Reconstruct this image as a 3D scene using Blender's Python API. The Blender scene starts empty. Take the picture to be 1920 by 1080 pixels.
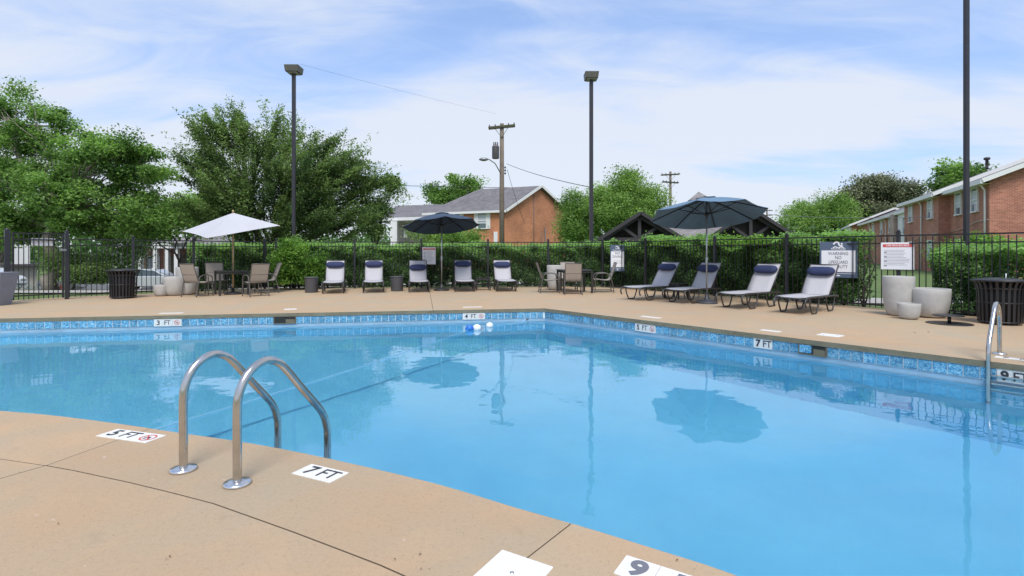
import bpy, bmesh, math, random
import numpy as np
from mathutils import Vector, Matrix
from math import radians as R, sin, cos, pi

# ------------------------------------------------------------------ camera, world, sun, exposure
sc = bpy.context.scene
COL = sc.collection
EYE = 1.32
cam_d = bpy.data.cameras.new('camera'); cam = bpy.data.objects.new('camera', cam_d); COL.objects.link(cam)
cam.location = (0, 0, EYE); cam.rotation_euler = (R(90), 0, 0)
cam_d.lens = 18.75; cam_d.sensor_width = 36; cam_d.shift_y = -67/1920
cam_d.clip_start = .05; cam_d.clip_end = 2000
sc.camera = cam
sc.view_settings.view_transform = 'Standard'; sc.view_settings.look = 'None'
sc.view_settings.exposure = .66; sc.view_settings.gamma = 1; sc.view_settings.use_curve_mapping = False
sc.render.engine = 'CYCLES'
sc.cycles.max_bounces = 12; sc.cycles.transparent_max_bounces = 16
sc.cycles.caustics_refractive = True; sc.cycles.caustics_reflective = False
sc.cycles.use_denoising = True
sc.cycles.sample_clamp_indirect = 6

SUN_EL, SUN_AZ = R(56), R(178)      # azimuth clockwise from +Y
sun_d = bpy.data.lights.new('sun', 'SUN'); sun = bpy.data.objects.new('sun', sun_d); COL.objects.link(sun)
sun_d.energy = 1.9; sun_d.angle = R(24); sun_d.color = (1, .96, .9)
sdir = Vector((sin(SUN_AZ)*cos(SUN_EL), cos(SUN_AZ)*cos(SUN_EL), sin(SUN_EL)))
sun.rotation_euler = sdir.to_track_quat('Z', 'Y').to_euler()

W = bpy.data.worlds.new('World'); sc.world = W; W.use_nodes = True
def N(nt, t, **kw):
    n = nt.nodes.new(t)
    for k, v in kw.items():
        if k in n.inputs: n.inputs[k].default_value = v
        else: setattr(n, k, v)
    return n
def build_world():
    nt = W.node_tree; nt.nodes.clear(); L = nt.links.new
    sky = N(nt, 'ShaderNodeTexSky'); sky.sky_type = 'NISHITA'; sky.sun_disc = False
    sky.sun_elevation = SUN_EL; sky.sun_rotation = SUN_AZ; sky.air_density = 1.0; sky.dust_density = 1.5; sky.ozone_density = 1.5
    tc = N(nt, 'ShaderNodeTexCoord'); sep = N(nt, 'ShaderNodeSeparateXYZ'); L(tc.outputs['Generated'], sep.inputs[0])
    def M(op, a, b=None, c=None, clamp=False):
        n = nt.nodes.new('ShaderNodeMath'); n.operation = op; n.use_clamp = clamp
        for i, v in enumerate((a, b, c)):
            if v is None: continue
            if isinstance(v, (int, float)): n.inputs[i].default_value = v
            else: L(v, n.inputs[i])
        return n.outputs[0]
    z = M('MAXIMUM', sep.outputs[2], 0.0); zz = M('ADD', z, .16)
    u = M('DIVIDE', sep.outputs[0], zz); v = M('DIVIDE', sep.outputs[1], zz)
    cb = N(nt, 'ShaderNodeCombineXYZ'); L(u, cb.inputs[0]); L(v, cb.inputs[1])
    mp = N(nt, 'ShaderNodeMapping'); mp.inputs['Rotation'].default_value = (0, 0, R(-24)); mp.inputs['Scale'].default_value = (.55, 1.15, 1)
    mp.inputs['Location'].default_value = (CL_OFF[0], CL_OFF[1], 0)
    L(cb.outputs[0], mp.inputs[0])
    n1 = N(nt, 'ShaderNodeTexNoise', Scale=.95, Detail=6.0, Roughness=.47, Distortion=.5); L(mp.outputs[0], n1.inputs['Vector'])
    n2 = N(nt, 'ShaderNodeTexNoise', Scale=3.1, Detail=6.0, Roughness=.6, Distortion=.9); L(mp.outputs[0], n2.inputs['Vector'])
    a = M('MULTIPLY_ADD', n2.outputs['Fac'], .30, M('MULTIPLY', n1.outputs['Fac'], .85))
    # thicker veil towards the horizon
    hz = M('SUBTRACT', 1.0, M('MULTIPLY', z, 2.9), clamp=True)
    a = M('MULTIPLY_ADD', hz, .24, a)
    rp = N(nt, 'ShaderNodeValToRGB'); L(a, rp.inputs[0])
    e = rp.color_ramp.elements; e[0].position = .40; e[0].color = (0, 0, 0, 1); e[1].position = .70; e[1].color = (1, 1, 1, 1)
    rp.color_ramp.interpolation = 'EASE'
    fac = M('MULTIPLY_ADD', rp.outputs[0], .60, .34)
    # cloud colour in physical units of the sky texture (strength .1 below)
    cc = N(nt, 'ShaderNodeMix'); cc.data_type = 'RGBA'
    cc.inputs[6].default_value = (3.4, 4.7, 7.2, 1); cc.inputs[7].default_value = (5.0, 5.35, 6.0, 1)
    L(rp.outputs[0], cc.inputs[0])
    tint = N(nt, 'ShaderNodeMix'); tint.data_type = 'RGBA'; tint.blend_type = 'MULTIPLY'; tint.inputs[0].default_value = 1
    L(sky.outputs[0], tint.inputs[6]); tint.inputs[7].default_value = (1.0, 1.13, 1.38, 1)
    mx = N(nt, 'ShaderNodeMix'); mx.data_type = 'RGBA'
    L(fac, mx.inputs[0]); L(tint.outputs[2], mx.inputs[6]); L(cc.outputs[2], mx.inputs[7])
    bg = N(nt, 'ShaderNodeBackground', Strength=.1); L(mx.outputs[2], bg.inputs[0])
    out = N(nt, 'ShaderNodeOutputWorld'); L(bg.outputs[0], out.inputs[0])
CL_OFF = (-2.4, 3.3)
build_world()

# ------------------------------------------------------------------ helpers
rng = random.Random(7)
def F(px): return (px - 960)/1000.0
def gp(px, py, z=0.0):
    """ground point seen at a photo pixel (metres)"""
    Y = (EYE - z)*1000.0/(py - 473); return (F(px)*Y, Y)

def finish(o, label=None, cat=None, group=None, kind=None):
    if label: o['label'] = label
    if cat: o['category'] = cat
    if group: o['group'] = group
    if kind: o['kind'] = kind
    return o
def thing(name, label, cat, loc=(0, 0, 0), rz=0, group=None):
    o = bpy.data.objects.new(name, None); COL.objects.link(o)
    o.empty_display_size = .2
    o.location = loc; o.rotation_euler = (0, 0, rz)
    return finish(o, label, cat, group)
def children(o): return [c for c in bpy.data.objects if c.parent == o]
def dup(root, loc, rz, label=None, kids=None):
    r = root.copy(); COL.objects.link(r); r.location = loc; r.rotation_euler = (0, 0, rz)
    if label: r['label'] = label
    for ch in children(root):
        c = ch.copy(); COL.objects.link(c); c.parent = r
        for g in children(ch):
            d = g.copy(); COL.objects.link(d); d.parent = c
    return r
def inst(mesh, name, parent, loc=(0,0,0), rz=0, scale=None):
    o = bpy.data.objects.new(name, mesh); COL.objects.link(o); o.parent = parent
    o.location = loc; o.rotation_euler = (0, 0, rz)
    if scale: o.scale = scale
    return o

class MB:
    def __init__(s): s.v = []; s.f = []; s.sm = []
    def add(s, vs, fs, smooth=False):
        b = len(s.v); s.v += [tuple(p) for p in vs]; s.f += [tuple(b+i for i in f) for f in fs]; s.sm += [smooth]*len(fs); return s
    def box(s, c, d, rz=0, rx=0, ry=0):
        m = Matrix.Rotation(rz, 3, 'Z') @ Matrix.Rotation(ry, 3, 'Y') @ Matrix.Rotation(rx, 3, 'X'); c = Vector(c)
        vs = [c + m @ Vector((x*d[0]/2, y*d[1]/2, z*d[2]/2)) for x in (-1, 1) for y in (-1, 1) for z in (-1, 1)]
        return s.add(vs, [(0,1,3,2),(4,6,7,5),(0,4,5,1),(2,3,7,6),(0,2,6,4),(1,5,7,3)])
    def bar(s, a, b, w, h, up=(0, 0, 1)):
        a, b, up = Vector(a), Vector(b), Vector(up); d = (b-a).normalized(); sx = d.cross(up)
        if sx.length < 1e-4: sx = d.cross(Vector((1, 0, 0)))
        sx.normalize(); uz = sx.cross(d).normalized()
        vs = [p + sx*i*w/2 + uz*j*h/2 for p in (a, b) for i, j in ((-1,-1),(1,-1),(1,1),(-1,1))]
        return s.add(vs, [(3,2,1,0),(4,5,6,7),(0,1,5,4),(1,2,6,5),(2,3,7,6),(3,0,4,7)])
    def tube(s, path, r, n=8, cap=True, smooth=True):
        P = [Vector(p) for p in path]; rr = r if isinstance(r, (list, tuple)) else [r]*len(P)
        ref = None; vs = []
        for i, p in enumerate(P):
            d = ((P[i]-P[i-1]).normalized() if i else Vector((0,0,0))) + ((P[i+1]-P[i]).normalized() if i < len(P)-1 else Vector((0,0,0)))
            if d.length < 1e-6: d = Vector((0, 0, 1))
            d.normalize()
            if ref is None:
                ref = d.cross(Vector((0, 0, 1)) if abs(d.z) < .9 else Vector((1, 0, 0))).normalized()
            ref = (ref - d*ref.dot(d)).normalized(); q = d.cross(ref)
            vs += [p + (ref*cos(2*pi*k/n) + q*sin(2*pi*k/n))*rr[i] for k in range(n)]
        fs = [(i*n+k, i*n+(k+1) % n, (i+1)*n+(k+1) % n, (i+1)*n+k) for i in range(len(P)-1) for k in range(n)]
        s.add(vs, fs, smooth)
        if cap:
            b = len(s.v)-len(vs)
            s.f += [tuple(b+k for k in reversed(range(n))), tuple(b+(len(P)-1)*n+k for k in range(n))]; s.sm += [False]*2
        return s
    def lathe(s, prof, c=(0, 0, 0), n=32, smooth=True, cap=True, sq=0):
        vs = []
        for r, z in prof:
            for k in range(n):
                t = 2*pi*k/n
                vs.append((c[0]+r*cos(t), c[1]+r*sin(t), c[2]+z))
        m = len(prof)
        fs = [(i*n+k, i*n+(k+1) % n, (i+1)*n+(k+1) % n, (i+1)*n+k) for i in range(m-1) for k in range(n)]
        s.add(vs, fs, smooth)
        if cap:
            b = len(s.v)-len(vs)
            s.f += [tuple(b+k for k in reversed(range(n))), tuple(b+(m-1)*n+k for k in range(n))]; s.sm += [False]*2
        return s
    def prism(s, poly, z0, z1):
        n = len(poly); vs = [(x, y, z0) for x, y in poly] + [(x, y, z1) for x, y in poly]
        return s.add(vs, [tuple(reversed(range(n))), tuple(range(n, 2*n))] + [(i, (i+1) % n, n+(i+1) % n, n+i) for i in range(n)])
    def mesh(s, name, mat, bevel=0, seg=2):
        me = bpy.data.meshes.new(name); me.from_pydata(s.v, [], s.f)
        me.polygons.foreach_set('use_smooth', s.sm)
        bm = bmesh.new(); bm.from_mesh(me); bmesh.ops.recalc_face_normals(bm, faces=bm.faces[:])
        if bevel:
            ed = [e for e in bm.edges if len(e.link_faces) == 2 and e.calc_face_angle(0) > R(30)]
            bmesh.ops.bevel(bm, geom=ed, offset=bevel, segments=seg, affect='EDGES', profile=.6, clamp_overlap=True)
        bm.to_mesh(me); bm.free()
        if mat: me.materials.append(mat)
        me.update(); return me
    def build(s, name, mat, parent=None, bevel=0, seg=2, **kw):
        o = bpy.data.objects.new(name, s.mesh(name, mat, bevel, seg)); COL.objects.link(o)
        if parent: o.parent = parent
        return finish(o, **kw)
def smooth_path(pts, sub=5):
    P = [Vector(p) for p in pts]; out = []
    for i in range(len(P)-1):
        p0 = P[max(i-1, 0)]; p1 = P[i]; p2 = P[i+1]; p3 = P[min(i+2, len(P)-1)]
        for k in range(sub):
            t = k/sub
            out.append(.5*((2*p1) + (p2-p0)*t + (2*p0-5*p1+4*p2-p3)*t*t + (3*p1-p0-3*p2+p3)*t**3))
    out.append(P[-1]); return out

# ------------------------------------------------------------------ materials
def srgb(r, g, b):
    return tuple(((c/255)/12.92 if c <= 10 else ((c/255+.055)/1.055)**2.4) for c in (r, g, b))
def mat(name, col, rough=.6, metal=0, noise=None, bump=None, spec=.5, spots=None, translucent=0, scale_obj=True, coat=0):
    """noise=(scale, amount[, colour2]); bump=(scale, distance); spots=(scale, amount, colour)"""
    m = bpy.data.materials.new(name); m.use_nodes = True; nt = m.node_tree; L = nt.links.new
    b = nt.nodes['Principled BSDF']; b.inputs['Roughness'].default_value = rough; b.inputs['Metallic'].default_value = metal
    b.inputs['Specular IOR Level'].default_value = spec; b.inputs['Coat Weight'].default_value = coat
    c = (*col, 1); b.inputs['Base Color'].default_value = c
    tc = N(nt, 'ShaderNodeTexCoord')
    g = N(nt, 'ShaderNodeNewGeometry'); vec = g.outputs['Position']
    src = None
    if noise:
        n = N(nt, 'ShaderNodeTexNoise', Scale=noise[0], Detail=6.0, Roughness=.62); L(vec, n.inputs['Vector'])
        mx = N(nt, 'ShaderNodeMix'); mx.data_type = 'RGBA'
        c2 = noise[2] if len(noise) > 2 else tuple(max(0, x*(1-noise[1])) for x in col)
        mr = N(nt, 'ShaderNodeMapRange'); mr.inputs[1].default_value = .3; mr.inputs[2].default_value = .7; L(n.outputs['Fac'], mr.inputs[0])
        L(mr.outputs[0], mx.inputs[0]); mx.inputs[6].default_value = c; mx.inputs[7].default_value = (*c2, 1)
        src = mx.outputs[2]
    if spots:
        n = N(nt, 'ShaderNodeTexNoise', Scale=spots[0], Detail=4.0, Roughness=.7); L(vec, n.inputs['Vector'])
        mr = N(nt, 'ShaderNodeMapRange'); mr.inputs[1].default_value = .52; mr.inputs[2].default_value = .66; mr.inputs[4].default_value = spots[1]; L(n.outputs['Fac'], mr.inputs[0])
        mx = N(nt, 'ShaderNodeMix'); mx.data_type = 'RGBA'; L(mr.outputs[0], mx.inputs[0])
        if src: L(src, mx.inputs[6])
        else: mx.inputs[6].default_value = c
        mx.inputs[7].default_value = (*spots[2], 1); src = mx.outputs[2]
    if src: L(src, b.inputs['Base Color'])
    if bump:
        n = N(nt, 'ShaderNodeTexNoise', Scale=bump[0], Detail=5.0, Roughness=.65); L(vec, n.inputs['Vector'])
        bp = N(nt, 'ShaderNodeBump', Strength=1.0, Distance=bump[1]); L(n.outputs['Fac'], bp.inputs['Height']); L(bp.outputs[0], b.inputs['Normal'])
    return m
def leaf_mat(name, dark, light, rough=.55, trans=.35):
    m = bpy.data.materials.new(name); m.use_nodes = True; nt = m.node_tree; L = nt.links.new
    b = nt.nodes['Principled BSDF']; b.inputs['Roughness'].default_value = rough; b.inputs['Specular IOR Level'].default_value = .22
    at = N(nt, 'ShaderNodeAttribute'); at.attribute_name = 'tone'
    mx = N(nt, 'ShaderNodeMix'); mx.data_type = 'RGBA'; L(at.outputs['Fac'], mx.inputs[0])
    mx.inputs[6].default_value = (*dark, 1); mx.inputs[7].default_value = (*light, 1)
    L(mx.outputs[2], b.inputs['Base Color'])
    tr = N(nt, 'ShaderNodeBsdfTranslucent'); hs = N(nt, 'ShaderNodeHueSaturation', Saturation=1.15, Value=1.5); L(mx.outputs[2], hs.inputs['Color']); L(hs.outputs[0], tr.inputs[0])
    ms = N(nt, 'ShaderNodeMixShader'); ms.inputs[0].default_value = trans
    L(b.outputs[0], ms.inputs[1]); L(tr.outputs[0], ms.inputs[2]); L(ms.outputs[0], nt.nodes['Material Output'].inputs[0])
    return m

def deck_mat():
    m = bpy.data.materials.new('stained_concrete'); m.use_nodes = True; nt = m.node_tree; L = nt.links.new
    b = nt.nodes['Principled BSDF']; b.inputs['Roughness'].default_value = .8; b.inputs['Specular IOR Level'].default_value = .25
    g = N(nt, 'ShaderNodeNewGeometry'); P = g.outputs['Position']
    def noise(s, d=5, r=.6, dist=0):
        n = N(nt, 'ShaderNodeTexNoise', Scale=s, Detail=float(d), Roughness=r, Distortion=float(dist)); L(P, n.inputs['Vector']); return n.outputs['Fac']
    def rmp(v, lo, hi, a=0, z=1):
        n = N(nt, 'ShaderNodeMapRange'); n.inputs[1].default_value = lo; n.inputs[2].default_value = hi; n.inputs[3].default_value = a; n.inputs[4].default_value = z; L(v, n.inputs[0]); return n.outputs[0]
    def mix(f, a, c, mode='MIX'):
        n = N(nt, 'ShaderNodeMix'); n.data_type = 'RGBA'; n.blend_type = mode
        for i, v in ((0, f), (6, a), (7, c)):
            if isinstance(v, tuple): n.inputs[i].default_value = (*v, 1)
            elif isinstance(v, (int, float)): n.inputs[i].default_value = v
            else: L(v, n.inputs[i])
        return n.outputs[2]
    c = mix(rmp(noise(.8, 4, .55), .35, .65), (.460, .315, .192), (.415, .333, .228))
    c = mix(rmp(noise(1.7, 5, .6, .4), .5, .72, 0, .6), c, (.54, .355, .205))
    c = mix(rmp(noise(.45, 6, .6, .3), .54, .7, 0, .6), c, (.37, .335, .22))
    c = mix(rmp(noise(38, 4, .7), .5, .7, 0, .35), c, (.31, .22, .15))
    c = mix(rmp(noise(150, 3, .7), .55, .7, 0, .45), c, (.6, .5, .4))
    c = mix(rmp(noise(60, 2, .5), .69, .74, 0, .7), c, (.16, .12, .09))
    c = mix(rmp(noise(17, 3, .6), .70, .76, 0, .6), c, (.62, .56, .48))
    c = mix(rmp(noise(3.2, 7, .68, .8), .60, .70, 0, .22), c, (.27, .205, .14))
    oi = N(nt, 'ShaderNodeObjectInfo'); c = mix(1.0, c, rmp(oi.outputs['Random'], 0, 1, .94, 1.05), 'MULTIPLY')
    L(c, b.inputs['Base Color'])
    bp = N(nt, 'ShaderNodeBump', Strength=.5, Distance=.004); L(noise(90, 5, .7), bp.inputs['Height']); L(bp.outputs[0], b.inputs['Normal'])
    return m
def brick_mat(name, c1, c2, mortar, scale=1.0):
    m = bpy.data.materials.new(name); m.use_nodes = True; nt = m.node_tree; L = nt.links.new
    b = nt.nodes['Principled BSDF']; b.inputs['Roughness'].default_value = .85
    uv = N(nt, 'ShaderNodeUVMap')
    br = N(nt, 'ShaderNodeTexBrick', Scale=scale); br.inputs['Color1'].default_value = (*c1, 1); br.inputs['Color2'].default_value = (*c2, 1); br.inputs['Mortar'].default_value = (*mortar, 1)
    br.inputs['Mortar Size'].default_value = .008; br.inputs['Brick Width'].default_value = .215; br.inputs['Row Height'].default_value = .075; br.inputs['Bias'].default_value = -.1
    L(uv.outputs[0], br.inputs['Vector'])
    g = N(nt, 'ShaderNodeNewGeometry'); n = N(nt, 'ShaderNodeTexNoise', Scale=.6, Detail=6.0, Roughness=.6); L(g.outputs['Position'], n.inputs['Vector'])
    mr = N(nt, 'ShaderNodeMapRange'); mr.inputs[1].default_value = .35; mr.inputs[2].default_value = .65; mr.inputs[3].default_value = .8; mr.inputs[4].default_value = 1.15; L(n.outputs['Fac'], mr.inputs[0])
    mx = N(nt, 'ShaderNodeMix'); mx.data_type = 'RGBA'; mx.blend_type = 'MULTIPLY'; mx.inputs[0].default_value = 1
    L(br.outputs['Color'], mx.inputs[6]); L(mr.outputs[0], mx.inputs[7]); L(mx.outputs[2], b.inputs['Base Color'])
    bp = N(nt, 'ShaderNodeBump', Strength=.6, Distance=.008); L(br.outputs['Fac'], bp.inputs['Height']); bp.invert = True; L(bp.outputs[0], b.inputs['Normal'])
    return m
def shingle_mat(name, c1, c2):
    m = bpy.data.materials.new(name); m.use_nodes = True; nt = m.node_tree; L = nt.links.new
    b = nt.nodes['Principled BSDF']; b.inputs['Roughness'].default_value = .9
    uv = N(nt, 'ShaderNodeUVMap')
    br = N(nt, 'ShaderNodeTexBrick', Scale=1.0); br.inputs['Color1'].default_value = (*c1, 1); br.inputs['Color2'].default_value = (*c2, 1); br.inputs['Mortar'].default_value = (*[x*.45 for x in c1], 1)
    br.inputs['Mortar Size'].default_value = .006; br.inputs['Brick Width'].default_value = .3; br.inputs['Row Height'].default_value = .14
    L(uv.outputs[0], br.inputs['Vector'])
    g = N(nt, 'ShaderNodeNewGeometry'); n = N(nt, 'ShaderNodeTexNoise', Scale=.9, Detail=8.0, Roughness=.7); L(g.outputs['Position'], n.inputs['Vector'])
    mr = N(nt, 'ShaderNodeMapRange'); mr.inputs[1].default_value = .3; mr.inputs[2].default_value = .7; mr.inputs[3].default_value = .75; mr.inputs[4].default_value = 1.2; L(n.outputs['Fac'], mr.inputs[0])
    mx = N(nt, 'ShaderNodeMix'); mx.data_type = 'RGBA'; mx.blend_type = 'MULTIPLY'; mx.inputs[0].default_value = 1
    L(br.outputs['Color'], mx.inputs[6]); L(mr.outputs[0], mx.inputs[7]); L(mx.outputs[2], b.inputs['Base Color'])
    return m
def tile_mat():
    m = bpy.data.materials.new('glazed_blue_tile'); m.use_nodes = True; nt = m.node_tree; L = nt.links.new
    b = nt.nodes['Principled BSDF']; b.inputs['Roughness'].default_value = .18
    g = N(nt, 'ShaderNodeNewGeometry')
    n = N(nt, 'ShaderNodeTexNoise', Scale=34.0, Detail=5.0, Roughness=.6, Distortion=1.2); L(g.outputs['Position'], n.inputs['Vector'])
    rp = N(nt, 'ShaderNodeValToRGB'); L(n.outputs['Fac'], rp.inputs[0]); e = rp.color_ramp.elements
    e[0].position = .38; e[0].color = (.022, .14, .30, 1); e[1].position = .64; e[1].color = (.36, .58, .68, 1)
    x = e.new(.5); x.color = (.10, .33, .50, 1)
    oi = N(nt, 'ShaderNodeObjectInfo'); mr = N(nt, 'ShaderNodeMapRange'); mr.inputs[3].default_value = .78; mr.inputs[4].default_value = 1.2; L(oi.outputs['Random'], mr.inputs[0])
    mx = N(nt, 'ShaderNodeMix'); mx.data_type = 'RGBA'; mx.blend_type = 'MULTIPLY'; mx.inputs[0].default_value = 1
    L(rp.outputs[0], mx.inputs[6]); L(mr.outputs[0], mx.inputs[7]); L(mx.outputs[2], b.inputs['Base Color'])
    return m
def water_mat():
    m = bpy.data.materials.new('clear_pool_water'); m.use_nodes = True; nt = m.node_tree; L = nt.links.new; nt.nodes.clear()
    out = N(nt, 'ShaderNodeOutputMaterial')
    gl = N(nt, 'ShaderNodeBsdfGlass', IOR=1.33, Roughness=0.0); gl.inputs['Color'].default_value = (.93, .985, 1, 1)
    g = N(nt, 'ShaderNodeNewGeometry')
    mp = N(nt, 'ShaderNodeMapping'); mp.inputs['Scale'].default_value = (1, 1.0, 1); mp.inputs['Rotation'].default_value = (0, 0, .5); L(g.outputs['Position'], mp.inputs[0])
    n1 = N(nt, 'ShaderNodeTexNoise', Scale=1.5, Detail=2.0, Roughness=.45, Distortion=.3); L(mp.outputs[0], n1.inputs['Vector'])
    n2 = N(nt, 'ShaderNodeTexNoise', Scale=5.5, Detail=2.0, Roughness=.5); L(mp.outputs[0], n2.inputs['Vector'])
    # ripples come and go over the pool
    n3 = N(nt, 'ShaderNodeTexNoise', Scale=.35, Detail=2.0); L(g.outputs['Position'], n3.inputs['Vector'])
    mr = N(nt, 'ShaderNodeMapRange'); mr.inputs[1].default_value = .4; mr.inputs[2].default_value = .62; mr.inputs[3].default_value = .06; mr.inputs[4].default_value = .24; L(n3.outputs['Fac'], mr.inputs[0])
    ml = N(nt, 'ShaderNodeMath', operation='MULTIPLY'); L(n2.outputs['Fac'], ml.inputs[0]); L(mr.outputs[0], ml.inputs[1])
    ad = N(nt, 'ShaderNodeMath', operation='ADD'); L(n1.outputs['Fac'], ad.inputs[0]); L(ml.outputs[0], ad.inputs[1])
    bp = N(nt, 'ShaderNodeBump', Strength=1.0, Distance=WATER_BUMP); L(ad.outputs[0], bp.inputs['Height']); L(bp.outputs[0], gl.inputs['Normal'])
    L(gl.outputs[0], out.inputs[0])
    return m
WATER_BUMP = .0055
M_ = {}
def MM(k, *a, **kw): M_[k] = mat(k, *a, **kw)
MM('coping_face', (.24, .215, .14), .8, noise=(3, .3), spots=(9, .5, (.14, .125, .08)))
MM('joint', (.16, .12, .08), .95)
MM('grout', (.80, .82, .80), .8)
MM('plaster', (.20, .635, .87), .7, noise=(.6, .13, (.155, .55, .79)))
MM('waterline', (.34, .52, .66), .6, noise=(2.5, .25), spots=(14, .5, (.30, .42, .46)))
MM('skimmer_dark', (.02, .02, .018), .7)
MM('skimmer_lip', (.16, .14, .09), .7)
MM('floor_stripe', (.12, .42, .66), .6)
MM('black_metal', (.012, .012, .014), .42)
MM('post_metal', (.022, .023, .030), .4)
MM('lamp_pole_metal', (.030, .029, .038), .38, noise=(4, .25))
MM('lamp_head_metal', (.11, .105, .085), .5, noise=(20, .3))
MM('lens_glass', (.35, .34, .3), .2)
MM('charcoal_metal', (.045, .042, .042), .38)
MM('chair_frame', (.10, .092, .085), .38)
MM('stainless', (.62, .60, .57), .20, 1, noise=(9, .22), bump=(120, .0004))
MM('chrome_plate', (.70, .70, .71), .22, 1)
MM('sling', (.48, .47, .485), .85, noise=(30, .12), bump=(350, .001))
MM('tan_sling', (.40, .35, .295), .85, noise=(30, .15), bump=(350, .001))
MM('pillow', (.024, .036, .105), .8, noise=(12, .3), bump=(40, .002))
MM('navy_canvas', (.04, .068, .115), .85, noise=(3, .2), bump=(200, .001))
MM('slate_canvas', (.13, .225, .33), .85, noise=(3, .2), bump=(200, .001))
MM('rib_metal', (.012, .014, .02), .45)
MM('ivory_canvas', (.50, .50, .53), .85, noise=(2, .08), bump=(150, .001))
MM('wood_pole', (.50, .37, .20), .55, noise=(8, .3))
MM('silver_pole', (.42, .42, .43), .32, .8)
MM('base_plastic', (.055, .06, .075), .5)
MM('table_metal', (.028, .027, .026), .4)
MM('side_table', (.085, .085, .095), .5, noise=(9, .12))
MM('fiberglass', (.50, .49, .465), .7, noise=(7, .13), spots=(5, .3, (.38, .36, .32)))
MM('grey_planter', (.23, .25, .31), .6, noise=(5, .12))
MM('bin_steel', (.017, .017, .020), .38)
MM('bin_liner', (.006, .006, .007), .6)
MM('bin_lid', (.035, .036, .04), .4)
MM('sign_white', (.80, .80, .82), .5)
MM('sign_navy', (.085, .12, .185), .5)
MM('sign_red', (.62, .08, .07), .5)
MM('ink', (.03, .03, .035), .6)
MM('ink_grey', (.34, .35, .38), .6)
MM('ink_soft', (.16, .16, .19), .6)
MM('marker_white', (.80, .79, .75), .5, noise=(22, .12), spots=(60, .35, (.50, .46, .38)))
MM('white_paint', (.78, .78, .76), .5, noise=(2, .08))
MM('beige_wall', (.44, .42, .35), .8, noise=(1, .12))
MM('window_glass', (.10, .13, .16), .06)
MM('curtain', (.55, .58, .60), .7)
MM('pole_wood', (.21, .17, .13), .85, noise=(3, .35), bump=(20, .01))
MM('pole_wood_green', (.10, .10, .06), .85, noise=(6, .4))
MM('transformer', (.17, .155, .165), .5, noise=(8, .35))
MM('galv', (.24, .25, .26), .4, .5)
MM('wire', (.03, .03, .032), .6)
MM('pale_cable', (.55, .50, .46), .6)
MM('timber_dark', (.045, .041, .045), .7, noise=(6, .25))
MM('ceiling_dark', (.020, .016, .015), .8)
MM('bark', (.30, .27, .22), .9, noise=(5, .4), bump=(14, .03))
MM('bark_dark', (.065, .052, .042), .9, noise=(5, .4), bump=(14, .03))
MM('asphalt', (.13, .13, .13), .9, noise=(20, .2))
MM('path_concrete', (.42, .40, .37), .85, noise=(3, .15))
MM('mulch', (.10, .055, .035), .95, noise=(25, .5), bump=(40, .02))
MM('car_paint', (.55, .57, .60), .25, .3, coat=1)
MM('car_white', (.72, .73, .74), .25, coat=1)
MM('tyre', (.02, .02, .02), .8)
MM('float_white', (.80, .82, .82), .4)
MM('float_blue', (.02, .16, .52), .4)
MM('rope', (.28, .52, .70), .8)
MM('litter', (.10, .06, .03), .9)
MM('flower_white', (.75, .78, .72), .7)
MM('flower_orange', (.75, .16, .06), .7)
M_['deck'] = deck_mat(); M_['tile'] = tile_mat(); M_['water'] = water_mat()
M_['brick_orange'] = brick_mat('orange_brick', (.60, .23, .10), (.48, .165, .07), (.48, .31, .21))
M_['brick_red'] = brick_mat('red_brick', (.50, .19, .115), (.34, .11, .07), (.44, .32, .26))
M_['shingles'] = shingle_mat('grey_shingles', (.15, .142, .15), (.20, .19, .195))
M_['shingles_light'] = shingle_mat('weathered_shingles', (.20, .185, .182), (.26, .24, .238))
M_['grass'] = mat('lawn', (.085, .17, .035), .9, noise=(1.6, .4, (.15, .19, .06)), spots=(.5, .5, (.10, .14, .04)), bump=(60, .03))

# ------------------------------------------------------------------ ground plan
C0 = (.754, 12.57)                                   # inner corner of the two far walls
WD = (.635, -.772)                                   # direction of the right wall
def wallR(s): return (C0[0]+WD[0]*s, C0[1]+WD[1]*s)
def wallL(s): return (C0[0]-.9847*s, C0[1]-.1745*s)
near_px = [(0,770),(166,786.7),(332,810.4),(480,832.4),(625,861),(817,906),(960,949),(1072.5,981),(1235,1031),(1385,1080)]
near = [gp(*p) for p in near_px]
near = [(-17, 5.35), (-9, 5.1), (-6.2, 4.78)] + near + [(1.45, 1.72), (2.0, 1.15), (2.6, .3), (3.0, -.8), (3.1, -1.6)]
near = [(p.x, p.y) for p in smooth_path([(x, y, 0) for x, y in near], 3)]
PW = wallR(13.5)
pool_edge = near + [(8.6, -1.6), PW, C0, (-17, C0[1]-.1745/.9847*(C0[0]+17))]   # counter-clockwise
ZW = -.30                                            # water level

def offset_poly(poly, d):
    """move every edge inwards by d (counter-clockwise polygon)"""
    n = len(poly); out = []
    for i in range(n):
        a, b, c = Vector(poly[i-1]), Vector(poly[i]), Vector(poly[(i+1) % n])
        e1 = (b-a).normalized(); e2 = (c-b).normalized()
        n1 = Vector((-e1.y, e1.x)); n2 = Vector((-e2.y, e2.x))
        m = n1+n2
        m = n1.copy() if m.length < 1e-4 else m/(m.dot(n1))
        if m.length > 4: m = m.normalized()*4
        p = b+m*d; out.append((p.x, p.y))
    return out
def ccw(poly):
    a = sum(poly[i-1][0]*poly[i][1]-poly[i][0]*poly[i-1][1] for i in range(len(poly)))
    return poly if a > 0 else poly[::-1]

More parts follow.
